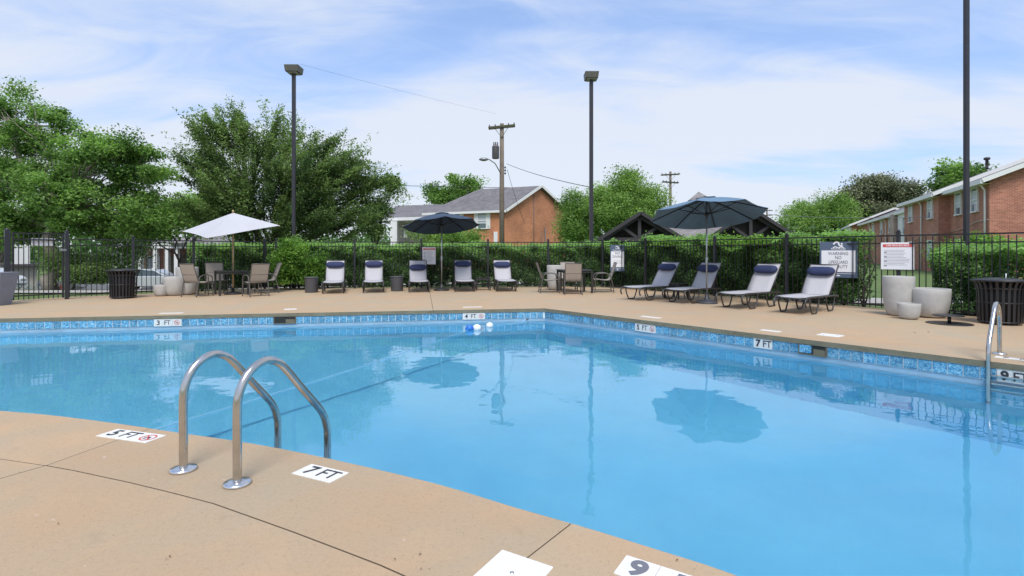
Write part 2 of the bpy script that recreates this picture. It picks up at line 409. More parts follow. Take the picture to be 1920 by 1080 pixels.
# joints in the near deck
joint_px = [(0,860),(86,872.6),(139,882),(246,905),(326,924.4),(400,943.7),(480,972),(550,997),(635.6,1029.5),(713.4,1059.3),(760,1080)]
J = [gp(*p) for p in joint_px]
JL = [(-17, 4.25), (-6, 3.78)] + [J[0]] + [J[1]]
JM = [J[1]] + J[2:] + [(-.22, 1.93)]
JR = [(-.22, 1.93), (.35, 1.35), (1.1, .55), (1.7, -.5), (1.75, -1.6)]
X1 = (-2.715, 4.005)                                  # cross joint meets the pool edge
X2 = gp(1072, 981)
def part_of(curve, x0, x1): return [p for p in curve if x0 < p[0] < x1]
def ycurve(x):
    for a, b in zip(near, near[1:]):
        if a[0] <= x <= b[0]: return a[1]+(b[1]-a[1])*(x-a[0])/(b[0]-a[0])
X1 = (X1[0], ycurve(X1[0])); X2 = (X2[0], ycurve(X2[0]))
slabs = []
slabs.append(part_of(near, -18, X1[0]-.01) + [X1] + JL[::-1])
slabs.append([X1] + part_of(near, X1[0]+.01, X2[0]-.01) + [X2] + JM[::-1])
slabs.append([X2] + part_of(near, X2[0]+.01, 2.97) + [(3.1, -1.6)] + JR[::-1])
K = [J[1], gp(0, 897), (-3.35, 1.6), (-3.7, -1.6)]
slabs.append(JL + K[1:] + [(-17, -1.6)])
slabs.append(JM + JR[1:] + [K[-1], K[-2], K[-3]])
slabs.append([(-17, 9.43), (-1.79, 12.117), (-3.15, 20.2), (-9.0, 19.4), (-13.3, 15.6), (-14.2, 13.6), (-17, 12.0)])
slabs.append([(-1.79, 12.117), C0, wallR(4.67), (12.9, 3.4), (13.2, 4.4), (4.1, 20.7), (-3.15, 20.2)])
slabs.append([wallR(4.67), PW, (12.9, -1.6), (12.9, 3.4)])
slabs.append([(-20, 12.0), (-20, 4.2), (-17.01, 4.2), (-17.01, 12.0)])

deck = bpy.data.objects.new('pool_deck', None); COL.objects.link(deck); finish(deck, kind='structure')
def seg_dist(c, a, b):
    a, b, c = V2_(a), V2_(b), Vector((c[0], c[1])); d = b-a; t = max(0, min(1, (c-a).dot(d)/d.length_squared)); return (c-a-d*t).length
def V2_(p): return Vector((p[0], p[1]))
def slab_object(poly, gap=.004):
    poly = offset_poly(ccw(poly), gap)
    bm = bmesh.new(); vs = [bm.verts.new((x, y, 0)) for x, y in poly]; f = bm.faces.new(vs)
    r = bmesh.ops.extrude_face_region(bm, geom=[f]); dn = [v for v in r['geom'] if isinstance(v, bmesh.types.BMVert)]
    for v in dn: v.co.z = -.075
    bmesh.ops.recalc_face_normals(bm, faces=bm.faces[:])
    def at_pool(c): return min(seg_dist(c, a, b) for a, b in zip(pool_edge, pool_edge[1:]+pool_edge[:1])) < .03
    top = [e for e in bm.edges if all(abs(v.co.z) < 1e-5 for v in e.verts)]
    pe = [e for e in top if at_pool((e.verts[0].co+e.verts[1].co)/2)]; je = [e for e in top if e not in pe]
    bmesh.ops.bevel(bm, geom=je, offset=.0035, segments=2, affect='EDGES', profile=.5, clamp_overlap=True)
    pe = [e for e in bm.edges if all(abs(v.co.z) < 1e-5 for v in e.verts) and at_pool((e.verts[0].co+e.verts[1].co)/2) and len(e.link_faces) == 2 and e.calc_face_angle(0) > .5]
    bmesh.ops.bevel(bm, geom=pe, offset=.016, segments=3, affect='EDGES', profile=.5, clamp_overlap=True)
    for f in bm.faces:
        f.smooth = False
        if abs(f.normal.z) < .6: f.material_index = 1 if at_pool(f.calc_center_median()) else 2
    bmesh.ops.triangulate(bm, faces=[f for f in bm.faces if len(f.verts) > 4])
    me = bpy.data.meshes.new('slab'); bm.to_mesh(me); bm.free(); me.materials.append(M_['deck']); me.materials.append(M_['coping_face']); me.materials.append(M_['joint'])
    o = bpy.data.objects.new('slab', me); COL.objects.link(o); o.parent = deck
for i, s in enumerate(slabs): slab_object(s, .0012 if i in (0, 2) else .0035)

# ------------------------------------------------------------------ pool basin, tiles, water
basin_poly = offset_poly(pool_edge, -.03)
def wall_strip(mb, poly, z0, z1):
    n = len(poly)
    for i in range(n):
        a, b = poly[i], poly[(i+1) % n]
        mb.add([(a[0], a[1], z0), (b[0], b[1], z0), (b[0], b[1], z1), (a[0], a[1], z1)], [(0, 3, 2, 1)])
basin = bpy.data.objects.new('pool_basin', None); COL.objects.link(basin); finish(basin, kind='structure')
def depth(x, y):
    t = min(1, max(0, (x+y*.15+6)/10)); return -(1.15 + 1.6*t*t*(3-2*t))
mb = MB(); wall_strip(mb, basin_poly, -3.2, -.235); mb.build('plaster_wall', M_['plaster'], basin)
mb = MB(); wall_strip(mb, offset_poly(basin_poly, .002), -.40, -.236); mb.build('waterline_band', M_['waterline'], basin)
mb = MB(); wall_strip(mb, offset_poly(basin_poly, .006), -.235, -.075); mb.build('grout_band', M_['grout'], basin)
mb = MB(); xs = np.linspace(-18, 10, 60); ys = np.linspace(-2.5, 13.5, 36)
vs = [(x, y, depth(x, y)) for y in ys for x in xs]
mb.add(vs, [(j*60+i, j*60+i+1, (j+1)*60+i+1, (j+1)*60+i) for j in range(35) for i in range(59)], True)
mb.build('pool_floor', M_['plaster'], basin)
# dark stripe over the break in the floor
mb = MB(); a = Vector((-.1, 12.3)); b = Vector((-4.1, 4.3)); n = 30
for i in range(n):
    p = a.lerp(b, i/n); q = a.lerp(b, (i+1)/n); s = Vector((.018, -.008))
    mb.add([(p.x-s.x, p.y-s.y, depth(*p)+.03), (p.x+s.x, p.y+s.y, depth(*p)+.03), (q.x+s.x, q.y+s.y, depth(*q)+.03), (q.x-s.x, q.y-s.y, depth(*q)+.03)], [(0, 1, 2, 3)])
mb.build('floor_stripe', M_['floor_stripe'], basin)
# single tiles along the two far walls; gaps for markers and skimmers
tile_me = MB().box((0, 0, 0), (.140, .009, .1415)).mesh('tile', M_['tile'], .002, 1)
def along(px, wall):
    """distance from the corner along a wall of the point seen at photo column px"""
    best = min(range(0, 1700), key=lambda i: abs((lambda p: p[0]/p[1] - F(px))(wall(i*.01)) if wall(i*.01)[1] > .5 else 9)); return best*.01
marks = {}   # name: (wall, s0, s1)
def span(wall, p0, p1):
    a, b = along(p0, wall), along(p1, wall); return (min(a, b), max(a, b))
sL = {'3': span(wallL, 288, 340), '4': span(wallL, 868, 909), 'skim': span(wallL, 513, 555)}
sR = {'5': span(wallR, 1190, 1228), '7': span(wallR, 1412, 1447), 'skim': span(wallR, 1496, 1550), '9': span(wallR, 1868, 1932)}
P_ = .1525
def tiles(wall, spans, length, ang, nrm, n):
    """n: outward (into the pool) normal"""
    cuts = sorted(spans.values()); segs = []; s0 = .012
    for u0, u1 in cuts: segs.append((s0, u0)); s0 = u1
    segs.append((s0, length))
    for u0, u1 in segs:
        k = max(1, round((u1-u0)/P_))
        for i in range(k):
            x, y = wall(u0+(i+.5)*(u1-u0)/k)
            o = inst(tile_me, 'tile', basin, (x+n[0]*-.018, y+n[1]*-.018, -.155 + rng.uniform(-.001, .001)), ang)
            o.scale = ((u1-u0)/k/P_, 1, 1)
nL = (.1745, -.9847); nR = (-.772, -.635)
angL = math.atan2(.1745, .9847); angR = math.atan2(-.772, .635)
tiles(wallL, sL, 13.0, angL, None, nL)
tiles(wallR, sR, 9.3, angR, None, nR)
mbx = MB()
for wall, spn, n, ang in ((wallL, sL['skim'], nL, angL), (wallR, sR['skim'], nR, angR)):
    mid = wall(sum(spn)/2); w = spn[1]-spn[0]
    sk = bpy.data.objects.new('skimmer', None); COL.objects.link(sk); sk.parent = basin
    sk.location = (mid[0]-n[0]*.016, mid[1]-n[1]*.016, -.155); sk.rotation_euler = (0, 0, ang)
    d = MB(); d.box((0, 0, 0), (w, .006, .150)); d.build('opening', M_['skimmer_dark'], sk)
    d = MB()
    for sx in (-1, 1): d.box((sx*(w/2-.008), -.006, 0), (.016, .014, .156))
    d.box((0, -.006, -.07), (w-.034, .014, .014)); d.build('frame', M_['skimmer_lip'], sk)
    d = MB().box((w*.24, -.006, -.022), (w*.4, .008, .085)); d.build('weir_flap', M_['skimmer_lip'], sk)
    if wall is wallR:
        d = MB().box((-w*.25, -.007, .01), (w*.42, .008, .12)); d.build('blue_insert', M_['tile'], sk)

wp = offset_poly(pool_edge, -.027)
bm = bmesh.new(); f = bm.faces.new([bm.verts.new((x, y, ZW)) for x, y in ccw(wp)]); bmesh.ops.triangulate(bm, faces=[f])
me = bpy.data.meshes.new('pool_water'); bm.to_mesh(me); bm.free(); me.materials.append(M_['water'])
o = bpy.data.objects.new('pool_water', me); COL.objects.link(o); finish(o, kind='structure')

# ------------------------------------------------------------------ terrain
def inside(p, poly):
    x, y = p; c = False
    for i in range(len(poly)):
        (x1, y1), (x2, y2) = poly[i-1], poly[i]
        if (y1 > y) != (y2 > y) and x < (x2-x1)*(y-y1)/(y2-y1)+x1: c = not c
    return c
def gz(x, y):
    """ground height: falls away beyond the fence on the left"""
    t = min(1, max(0, (-x-3)/12)) if y > 15 else 1.0 if x < -15 else 0
    drop = max(0, min(1.75, (y-19.2)*.068)) * t
    return -.085 - drop + .25*math.sin(x*.05)*math.sin(y*.043)*min(1, max(0, (y-30)/30))
gx = sorted(set(list(range(-500, -60, 40)) + list(range(-60, -24, 4)) + [i*.75 for i in range(-32, 25)] + list(range(19, 60, 4)) + list(range(60, 501, 40))))
gy = sorted(set(list(range(-200, -20, 30)) + list(range(-20, -4, 3)) + [i*.75 for i in range(-5, 30)] + list(range(23, 70, 3)) + list(range(70, 130, 12)) + list(range(140, 901, 60))))
hole = offset_poly(pool_edge, -.55)
mb = MB(); nx = len(gx)
fs = []
for j in range(len(gy)-1):
    for i in range(nx-1):
        c = ((gx[i]+gx[i+1])/2, (gy[j]+gy[j+1])/2)
        if any(inside(q, hole) for q in (c, (gx[i], gy[j]), (gx[i+1], gy[j]), (gx[i], gy[j+1]), (gx[i+1], gy[j+1]))): continue
        fs.append((j*nx+i, j*nx+i+1, (j+1)*nx+i+1, (j+1)*nx+i))
mb.add([(x, y, gz(x, y)) for y in gy for x in gx], fs, True)
mb.build('ground', M_['grass'], kind='structure')
def sheet(name, pts, m, dz=.03, kind='structure', n=1):
    """ribbon over the ground: pts = [(left, right), ...]"""
    mb = MB(); rows = []
    for (a, b), (c, d) in zip(pts, pts[1:]):
        for k in range(8):
            t = k/8; rows.append((Vector(a).lerp(Vector(c), t), Vector(b).lerp(Vector(d), t)))
    rows.append((Vector(pts[-1][0]), Vector(pts[-1][1])))
    vs = []
    for a, b in rows:
        for k in range(9):
            p = a.lerp(b, k/8); vs.append((p.x, p.y, gz(p.x, p.y)+dz))
    mb.add(vs, [(i*9+k, i*9+k+1, (i+1)*9+k+1, (i+1)*9+k) for i in range(len(rows)-1) for k in range(8)], True)
    return mb.build(name, m, kind=kind)
sheet('path', [((8.0, 17.2), (7.6, 15.2)), ((16, 14.2), (15.4, 12.4)), ((30, 8), (29, 6.2))], M_['path_concrete'])
sheet('parking_lot', [((-75, 62), (-60, 36)), ((-30, 58), (-26, 33)), ((-8, 60), (-10, 40))], M_['asphalt'], .05)
sheet('path', [((-24, 19.6), (-22.5, 17.6)), ((-14.0, 19.4), (-14.0, 18.1)), ((-10.0, 23.4), (-9.4, 22.0)), ((3, 25), (3, 23.4))], M_['path_concrete'], .04)
sheet('mulch_bed', [((-19.5, 25.5), (-19, 20.4)), ((-15, 25.5), (-14.6, 20.2)), ((-11.5, 26), (-11.2, 22.8))], M_['mulch'], .045)

# ------------------------------------------------------------------ foliage
def leaves_mesh(name, pos, size, m, tone, nrm=None, flat=.5, seed=1, aspect=1.9):
    g = np.random.default_rng(seed); n = len(pos)
    nn = g.normal(size=(n, 3)); nn[:, 2] = np.abs(nn[:, 2])*(1+flat*2)
    if nrm is not None: nn += nrm*1.6
    nn /= np.linalg.norm(nn, axis=1, keepdims=True)
    t = g.normal(size=(n, 3)); t -= nn*np.sum(t*nn, axis=1, keepdims=True); t /= np.linalg.norm(t, axis=1, keepdims=True)
    b = np.cross(nn, t); s = (size*g.uniform(.6, 1.3, n))[:, None]
    v = np.empty((n, 4, 3), np.float32)
    v[:, 0] = pos - t*s*.5; v[:, 1] = pos + b*s/(2*aspect)*1.1 + nn*s*.06; v[:, 2] = pos + t*s*.55 - nn*s*.08; v[:, 3] = pos - b*s/(2*aspect)*1.1 + nn*s*.06
    me = bpy.data.meshes.new(name); me.vertices.add(n*4); me.vertices.foreach_set('co', v.ravel())
    me.loops.add(n*4); me.loops.foreach_set('vertex_index', np.arange(n*4, dtype=np.int32))
    me.polygons.add(n); me.polygons.foreach_set('loop_start', np.arange(0, n*4, 4, dtype=np.int32)); me.polygons.foreach_set('loop_total', np.full(n, 4, np.int32))
    me.update(calc_edges=True)
    a = me.attributes.new('tone', 'FLOAT', 'FACE'); a.data.foreach_set('value', np.clip(tone, 0, 1).astype(np.float32))
    me.materials.append(m); return me
LM = {
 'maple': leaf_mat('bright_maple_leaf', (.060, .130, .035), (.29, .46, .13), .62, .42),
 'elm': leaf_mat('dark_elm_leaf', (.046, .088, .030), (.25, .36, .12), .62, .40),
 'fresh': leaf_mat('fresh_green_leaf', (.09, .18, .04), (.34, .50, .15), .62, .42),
 'magnolia': leaf_mat('olive_magnolia_leaf', (.06, .085, .045), (.33, .35, .21), .45, .25),
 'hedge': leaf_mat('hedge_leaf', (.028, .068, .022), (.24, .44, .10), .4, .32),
 'vine': leaf_mat('vine_leaf', (.055, .14, .025), (.30, .50, .11), .55, .4),
 'far': leaf_mat('distant_leaf', (.05, .11, .03), (.14, .24, .08)),
}
def limb_path(a, b, g, sag=.12, n=5, up=.15):
    a, b = np.array(a, float), np.array(b, float); L = np.linalg.norm(b-a)
    pts = []
    for i in range(n+1):
        t = i/n; p = a+(b-a)*t; p[2] += up*L*math.sin(pi*t)*.6
        if 0 < i < n: p += g.normal(size=3)*L*.04
        pts.append(tuple(p))
    return pts
def make_tree(name, label, base, trunk_h, trunk_r, blobs, nleaf, lsize, leafm, barkm, seed, clusters=120, group=None, crad=.55, lean=(0, 0), streak=None, forks=1, shell=.55, twig=True, top_light_k=.5):
    """blobs: ellipsoids (x, y, z, rx, ry, rz) in world metres; leaves gather in clumps held by limbs"""
    g = np.random.default_rng(seed)
    t = thing(name, label, 'tree', (base[0], base[1], base[2]), 0, group)
    vol = np.array([b[3]*b[4]*b[5] for b in blobs])**.75; pr = vol/vol.sum()
    cl = []; outn = []
    for i in g.choice(len(blobs), clusters, p=pr):
        b = blobs[i]; d = g.normal(size=3); d /= np.linalg.norm(d); r = (shell + (1-shell)*g.random())*(.94+.12*g.random())
        if g.random() < .25: r *= g.random()**.5
        cl.append((b[0]+d[0]*b[3]*r, b[1]+d[1]*b[4]*r, b[2]+d[2]*b[5]*r)); outn.append(d)
    cl = np.array(cl); outn = np.array(outn)
    top = np.array([base[0]+lean[0], base[1]+lean[1], base[2]+trunk_h])
    # wood
    mb = MB(); bl = np.array([b[:3] for b in blobs])
    starts = []
    for f in range(forks):
        off = g.normal(size=2)*trunk_r*(1.2 if forks > 1 else 0)
        tp = top + np.array([g.normal()*.5, g.normal()*.4, g.normal()*.4])*(1 if forks > 1 else 0)
        rr = trunk_r/(forks**.5)
        p = limb_path((base[0]+off[0], base[1]+off[1], base[2]-.2), tp, g, n=5, up=0)
        mb.tube(p, [rr*1.35, rr*1.05, rr*.95, rr*.86, rr*.78, rr*.68], 9)
        starts.append((tp, rr))
    w = MB()
    hubs = []
    for i, b in enumerate(bl):
        s, rr = starts[i % len(starts)]
        p = limb_path(s, b, g, n=5, up=.1); r0 = rr*.55
        w.tube(p, [r0, r0*.85, r0*.7, r0*.55, r0*.42, r0*.3], 6); hubs.append((p, r0))
    for c in cl:
        k = int(np.argmin(np.linalg.norm(bl-c, axis=1))); p, r0 = hubs[k]; q = p[g.integers(2, 6)]
        r1 = r0*.28
        w.tube(limb_path(q, c, g, n=3, up=.08), [r1, r1*.7, r1*.5, r1*.2], 4, cap=False)
    # leaves
    per = nleaf//clusters; pos = []; tone = []
    for c, d in zip(cl, outn):
        k = int(per*g.uniform(.5, 1.5)); cr = crad*g.uniform(.6, 1.35)
        loc = np.clip(g.normal(size=(k, 3)), -1.9, 1.9)*cr*np.array([1, 1, .74])*.60
        if streak:      # leaves strung out along arching shoots that point away from the trunk
            dr = c-top; dr[2] = abs(dr[2])*.5+.6; dr /= np.linalg.norm(dr)
            s = g.uniform(-1.2, 1.5, k)*cr*streak
            nsh = 5; sh = g.normal(size=(nsh, 3))*.27; sh = sh[g.integers(0, nsh, k)]
            loc = np.clip(loc, -cr*.9, cr*.9)*(.26+.30*(1-np.clip(s/(cr*streak*1.5), 0, 1)))[:, None] + s[:, None]*(dr+sh)
            loc[:, 2] -= .10*(s/cr)**2*cr*.3
        pos.append(c+loc)
        tn = g.normal(.44, .27)
        tone.append(tn + .35*(g.random(k) < .12) + g.normal(0, .2, k) + top_light_k*.22*(loc[:, 2]/cr))  # light and shade painted in: leaves paler atop each clump, darker below
    pos = np.concatenate(pos); tone = np.concatenate(tone); keep = pos[:, 2] > base[2]+.25; pos, tone = pos[keep], tone[keep]
    b0 = np.array(base)
    for nm, m2, mt in (('trunk', mb, barkm),):
        m2.v = [tuple(np.array(v)-b0) for v in m2.v]; m2.build(nm, mt, t)
    w.v = [tuple(np.array(v)-b0) for v in w.v]; w.build('limbs', barkm, t)
    o = bpy.data.objects.new('crown', leaves_mesh('crown', pos-b0, lsize, leafm, tone, seed=seed+50)); COL.objects.link(o); o.parent = t
    return t
def blob_px(px, py, Y, rx, rz, ry=None):
    """ellipsoid at photo column/row px, py and distance Y; radii given in photo pixels"""
    s = Y/1000
    return (F(px)*Y, Y, EYE+(473-py)*s, rx*s, (ry if ry else rx)*s, rz*s)

TG = 'trees around the pool yard'
b = [blob_px(70, 235, 22, 78, 66), blob_px(20, 215, 23, 60, 40), blob_px(150, 290, 22, 60, 40), blob_px(215, 300, 21, 75, 52), blob_px(262, 318, 21.5, 62, 50), blob_px(20, 330, 22, 80, 70), blob_px(110, 365, 21, 110, 70),
     blob_px(225, 385, 21, 75, 60), blob_px(60, 425, 21.5, 90, 34), blob_px(180, 425, 21, 60, 32), blob_px(-60, 290, 22.5, 90, 100), blob_px(-90, 400, 22, 90, 70)]
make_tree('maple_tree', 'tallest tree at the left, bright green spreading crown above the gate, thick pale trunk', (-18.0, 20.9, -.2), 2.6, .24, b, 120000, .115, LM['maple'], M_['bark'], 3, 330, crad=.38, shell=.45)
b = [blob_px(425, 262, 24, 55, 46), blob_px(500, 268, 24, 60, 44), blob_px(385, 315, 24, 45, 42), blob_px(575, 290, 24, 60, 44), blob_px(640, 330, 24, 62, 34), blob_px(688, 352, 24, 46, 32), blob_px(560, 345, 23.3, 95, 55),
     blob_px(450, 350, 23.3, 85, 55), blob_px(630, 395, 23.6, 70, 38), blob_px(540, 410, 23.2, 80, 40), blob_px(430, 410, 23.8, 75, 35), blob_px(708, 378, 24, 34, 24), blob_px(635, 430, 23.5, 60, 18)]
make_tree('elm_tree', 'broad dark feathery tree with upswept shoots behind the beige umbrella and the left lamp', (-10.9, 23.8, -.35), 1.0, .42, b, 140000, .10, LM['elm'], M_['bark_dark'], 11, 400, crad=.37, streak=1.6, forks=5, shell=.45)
b = [blob_px(738, 350, 33, 18, 22), blob_px(712, 388, 33, 24, 22), blob_px(695, 420, 33, 24, 26)]
make_tree('oak_tree', 'small dark tree filling in behind the right edge of the feathery tree', (-8.6, 33, -.3), 1.2, .15, b, 9000, .15, LM['elm'], M_['bark_dark'], 21, 40, crad=.5)
b = [blob_px(818, 358, 68, 14, 14), blob_px(857, 345, 68, 18, 22), blob_px(888, 348, 68, 20, 15), blob_px(850, 375, 68, 45, 16)]
make_tree('oak_tree', 'tree with three leafy tops showing over the roof of the orange brick house', (-7.3, 68, -.1), 3.5, .3, b, 11000, .30, LM['maple'], M_['bark_dark'], 22, 50, crad=.95)
b = [blob_px(1175, 355, 42, 36, 38), blob_px(1125, 385, 42, 40, 34), blob_px(1210, 385, 42, 34, 36), blob_px(1165, 405, 41, 70, 36), blob_px(1080, 400, 43, 30, 36), blob_px(1085, 430, 42, 40, 25), blob_px(1200, 425, 42, 40, 20)]
make_tree('maple_tree', 'rounded bright green tree between the brick house and the dark pavilion', (8.6, 42.3, -.1), 2.2, .32, b, 75000, .165, LM['fresh'], M_['bark'], 23, 190, crad=.75)
b = [blob_px(1505, 405, 100, 38, 25), blob_px(1560, 398, 100, 42, 30), blob_px(1490, 425, 98, 35, 22), blob_px(1560, 425, 98, 60, 22), blob_px(1535, 393, 101, 25, 20)]
make_tree('locust_tree', 'light yellow green tree right of the pavilion, lower than the dark magnolia', (57.5, 99.5, -.1), 3.2, .4, b, 34000, .34, LM['fresh'], M_['bark'], 24, 130, crad=1.5)
b = [blob_px(1640, 352, 106, 45, 22), blob_px(1685, 366, 106, 38, 24), blob_px(1612, 382, 106, 38, 30), blob_px(1655, 396, 105, 60, 30), blob_px(1705, 352, 108, 20, 18)]
make_tree('magnolia_tree', 'dark olive magnolia standing behind the row of brick apartments', (72.5, 107, -.1), 3, .5, b, 36000, .46, LM['magnolia'], M_['bark_dark'], 25, 150, crad=1.5)
b = [blob_px(1790, 325, 62, 30, 20), blob_px(1815, 325, 62, 26, 18), blob_px(1775, 345, 62, 22, 16), blob_px(1810, 350, 62, 40, 20)]
make_tree('oak_tree', 'tree crown rising behind the brick apartment roof, left of the vent pipe', (52, 62.5, -.1), 4.5, .3, b, 9000, .33, LM['maple'], M_['bark_dark'], 26, 45, crad=.95)
b = [blob_px(310, 410, 38, 42, 30), blob_px(355, 395, 40, 50, 26), blob_px(390, 420, 39, 40, 26), blob_px(275, 430, 38, 30, 24)]
make_tree('maple_tree', 'yellow green tree seen low between the tallest tree and the feathery tree', (-24, 38.5, -1.4), 2.0, .12, b, 20000, .22, LM['fresh'], M_['bark_dark'], 27, 80, crad=.9)
b = [blob_px(5, 415, 48, 30, 30), blob_px(-30, 425, 48, 50, 40), blob_px(30, 440, 48, 25, 25)]
make_tree('maple_tree', 'light green tree far back at the left edge beyond the gate', (-46.5, 48.5, -1.6), 2.0, .25, b, 12000, .25, LM['fresh'], M_['bark'], 28, 50, crad=1.0)
b = [blob_px(800, 437, 24.5, 28, 12), blob_px(840, 443, 24.2, 40, 12), blob_px(880, 443, 24.5, 24, 10), blob_px(850, 455, 24.5, 50, 14)]
make_tree('dogwood_tree', 'small light green tree behind the dark umbrella in front of the brick house', (-3.0, 24.5, -.1), .7, .06, b, 9000, .10, LM['fresh'], M_['bark_dark'], 29, 60, crad=.38)
b = [blob_px(225, 480, 21.8, 34, 18), blob_px(205, 500, 21.6, 40, 22), blob_px(250, 470, 22, 26, 14)]
t = make_tree('flowering_shrub', 'loose shrub with white blossom behind the fence above the left litter bin', (-16.0, 21.9, -.2), .5, .05, b, 9000, .085, LM['maple'], M_['bark_dark'], 30, 70, crad=.42); t['category'] = 'shrub'
g = np.random.default_rng(5); p = np.array([[b_[0]+g.normal()*b_[3]*.6+16.0, b_[1]-b_[4]*.6*g.random()-21.9, b_[2]+g.normal()*b_[5]*.6+.2] for _ in range(170) for b_ in b])
o = bpy.data.objects.new('blossom', leaves_mesh('blossom', p, .10, M_['flower_white'], np.zeros(len(p)), seed=9, aspect=1.1)); COL.objects.link(o); o.parent = t
b = [blob_px(150, 505, 20.8, 30, 26), blob_px(120, 490, 21, 30, 26), blob_px(170, 520, 20.6, 30, 16), blob_px(190, 515, 20.9, 22, 20)]
t = make_tree('azalea_shrub', 'low dark green shrub behind the fence between the gate and the left litter bin', (-17.0, 20.7, -.15), .4, .05, b, 14000, .08, LM['elm'], M_['bark_dark'], 31, 90, crad=.38); t['category'] = 'shrub'

def hedge(name, label, line, h, depth_, nleaf, lsize, m, seed, x0=.05, wob=.12, lift=0, top=.55, group=None, dens=.30):
    """hedge along a polyline (centre line); leaves near its faces, stems inside"""
    g = np.random.default_rng(seed)
    P = np.array(line, float); seg = np.linalg.norm(np.diff(P, axis=0), axis=1); cum = np.concatenate([[0], np.cumsum(seg)]); Lt = cum[-1]
    u = g.uniform(0, Lt, nleaf); x = np.interp(u, cum, P[:, 0]); y = np.interp(u, cum, P[:, 1])
    k = np.clip(np.searchsorted(cum, u)-1, 0, len(seg)-1); d = np.diff(P, axis=0)/seg[:, None]; dx = d[k]; nx_ = np.stack([dx[:, 1], -dx[:, 0]], 1)   # towards the camera side
    ph = g.uniform(0, 6, 5)
    hh = h*(1+wob*(np.sin(u*1.1+ph[0])*.35+np.sin(u*2.7+ph[1])*.3+np.sin(u*6.1+ph[2])*.22+np.sin(u*13+ph[3])*.13))
    clump = np.sin(u*7.3+ph[1])*np.sin(u*3.1+ph[0])
    face = g.random(nleaf); z = np.empty(nleaf); off = np.empty(nleaf)
    f = face < .60; t_ = face >= .80; s_ = ~f & ~t_
    z[f] = hh[f]*g.random(f.sum())**.85; bulge = .12*np.sin(u*5+z*6+ph[4])+.08*np.sin(u*11+z*9)
    bulge = .10*np.sin(u*4.7+ph[4])+.07*np.sin(u*11.3+ph[2])
    off[f] = depth_/2 + bulge[f] + .09*np.sin(z[f]*7+u[f]*3) - np.abs(g.normal(0, .11, f.sum()))
    z[t_] = hh[t_]+g.normal(0, .045, t_.sum()) + np.maximum(0, g.normal(0, .05, t_.sum())); off[t_] = g.uniform(-depth_/2, depth_/2, t_.sum())
    z[s_] = hh[s_]*g.random(s_.sum()); off[s_] = -depth_/2*g.random(s_.sum())
    # gaps low down and here and there
    gap = (np.sin(u*9.1+z*5+ph[3])*np.sin(u*2.3-z*7+ph[0]))*np.where(z > .5, .75, 1) + (z < .35)*.4
    keep = (z > .04) & (g.random(nleaf) > np.clip((gap-.45)*1.1, 0, .85))
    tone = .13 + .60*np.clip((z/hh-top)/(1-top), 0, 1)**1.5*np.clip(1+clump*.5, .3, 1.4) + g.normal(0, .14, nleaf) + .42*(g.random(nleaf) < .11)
    pos = np.stack([x+nx_[:, 0]*off, y+nx_[:, 1]*off, z+lift], 1)[keep]
    nrm = np.stack([nx_[:, 0], nx_[:, 1], np.full(nleaf, .5)], 1)[keep]
    c = P.mean(axis=0); b0 = np.array([c[0], c[1], 0])
    t = thing(name, label, 'hedge', (c[0], c[1], 0), 0, group)
    o = bpy.data.objects.new('foliage', leaves_mesh('foliage', pos-b0, lsize, m, tone[keep], nrm, .3, seed+5, 1.7)); COL.objects.link(o); o.parent = t
    w = MB()
    for s in np.arange(.2, Lt, .42):
        bx = np.interp(s, cum, P[:, 0])-c[0]+g.normal()*.08; by = np.interp(s, cum, P[:, 1])-c[1]+g.normal()*.08
        for q in range(4):
            w.tube([(bx, by, -.1), (bx+g.normal()*.06, by+g.normal()*.06, .3), (bx+g.normal()*.16, by+g.normal()*.14, h*.6), (bx+g.normal()*.25, by+g.normal()*.2, h*.95)], [.022, .018, .012, .006], 5)
    w.build('stems', M_['bark_dark'], t)
    return t

# fence line (feet of the fence)
G0 = (-13.25, 14.0); G1 = (-12.52, 15.0); A1 = (-8.9, 19.2); A2 = (3.42, 20.15); A3 = (12.4, 5.82)
HG = 'clipped hedges outside the fence'
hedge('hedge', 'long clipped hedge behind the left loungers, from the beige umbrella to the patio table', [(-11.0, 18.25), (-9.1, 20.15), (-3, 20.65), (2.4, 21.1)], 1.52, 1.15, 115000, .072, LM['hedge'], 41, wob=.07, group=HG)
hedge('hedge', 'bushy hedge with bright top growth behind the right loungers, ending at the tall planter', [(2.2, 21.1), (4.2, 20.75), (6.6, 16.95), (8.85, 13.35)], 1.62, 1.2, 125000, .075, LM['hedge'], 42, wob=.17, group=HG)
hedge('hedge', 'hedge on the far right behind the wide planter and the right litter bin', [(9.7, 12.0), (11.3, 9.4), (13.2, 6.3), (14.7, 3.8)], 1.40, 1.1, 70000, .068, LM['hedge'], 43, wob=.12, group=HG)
b = [blob_px(548, 478, 18.75, 30, 30, 20), blob_px(528, 505, 18.6, 30, 36, 18), blob_px(565, 510, 18.75, 32, 36, 18), blob_px(545, 465, 18.9, 18, 18, 14), blob_px(590, 500, 19.0, 20, 34, 12)]
t = make_tree('climbing_shrub', 'lighter green shrub growing through the fence left of the first lounger', (-7.8, 18.8, -.05), .5, .04, b, 16000, .075, LM['vine'], M_['bark_dark'], 44, 110, crad=.22, top_light_k=.3); t['category'] = 'shrub'
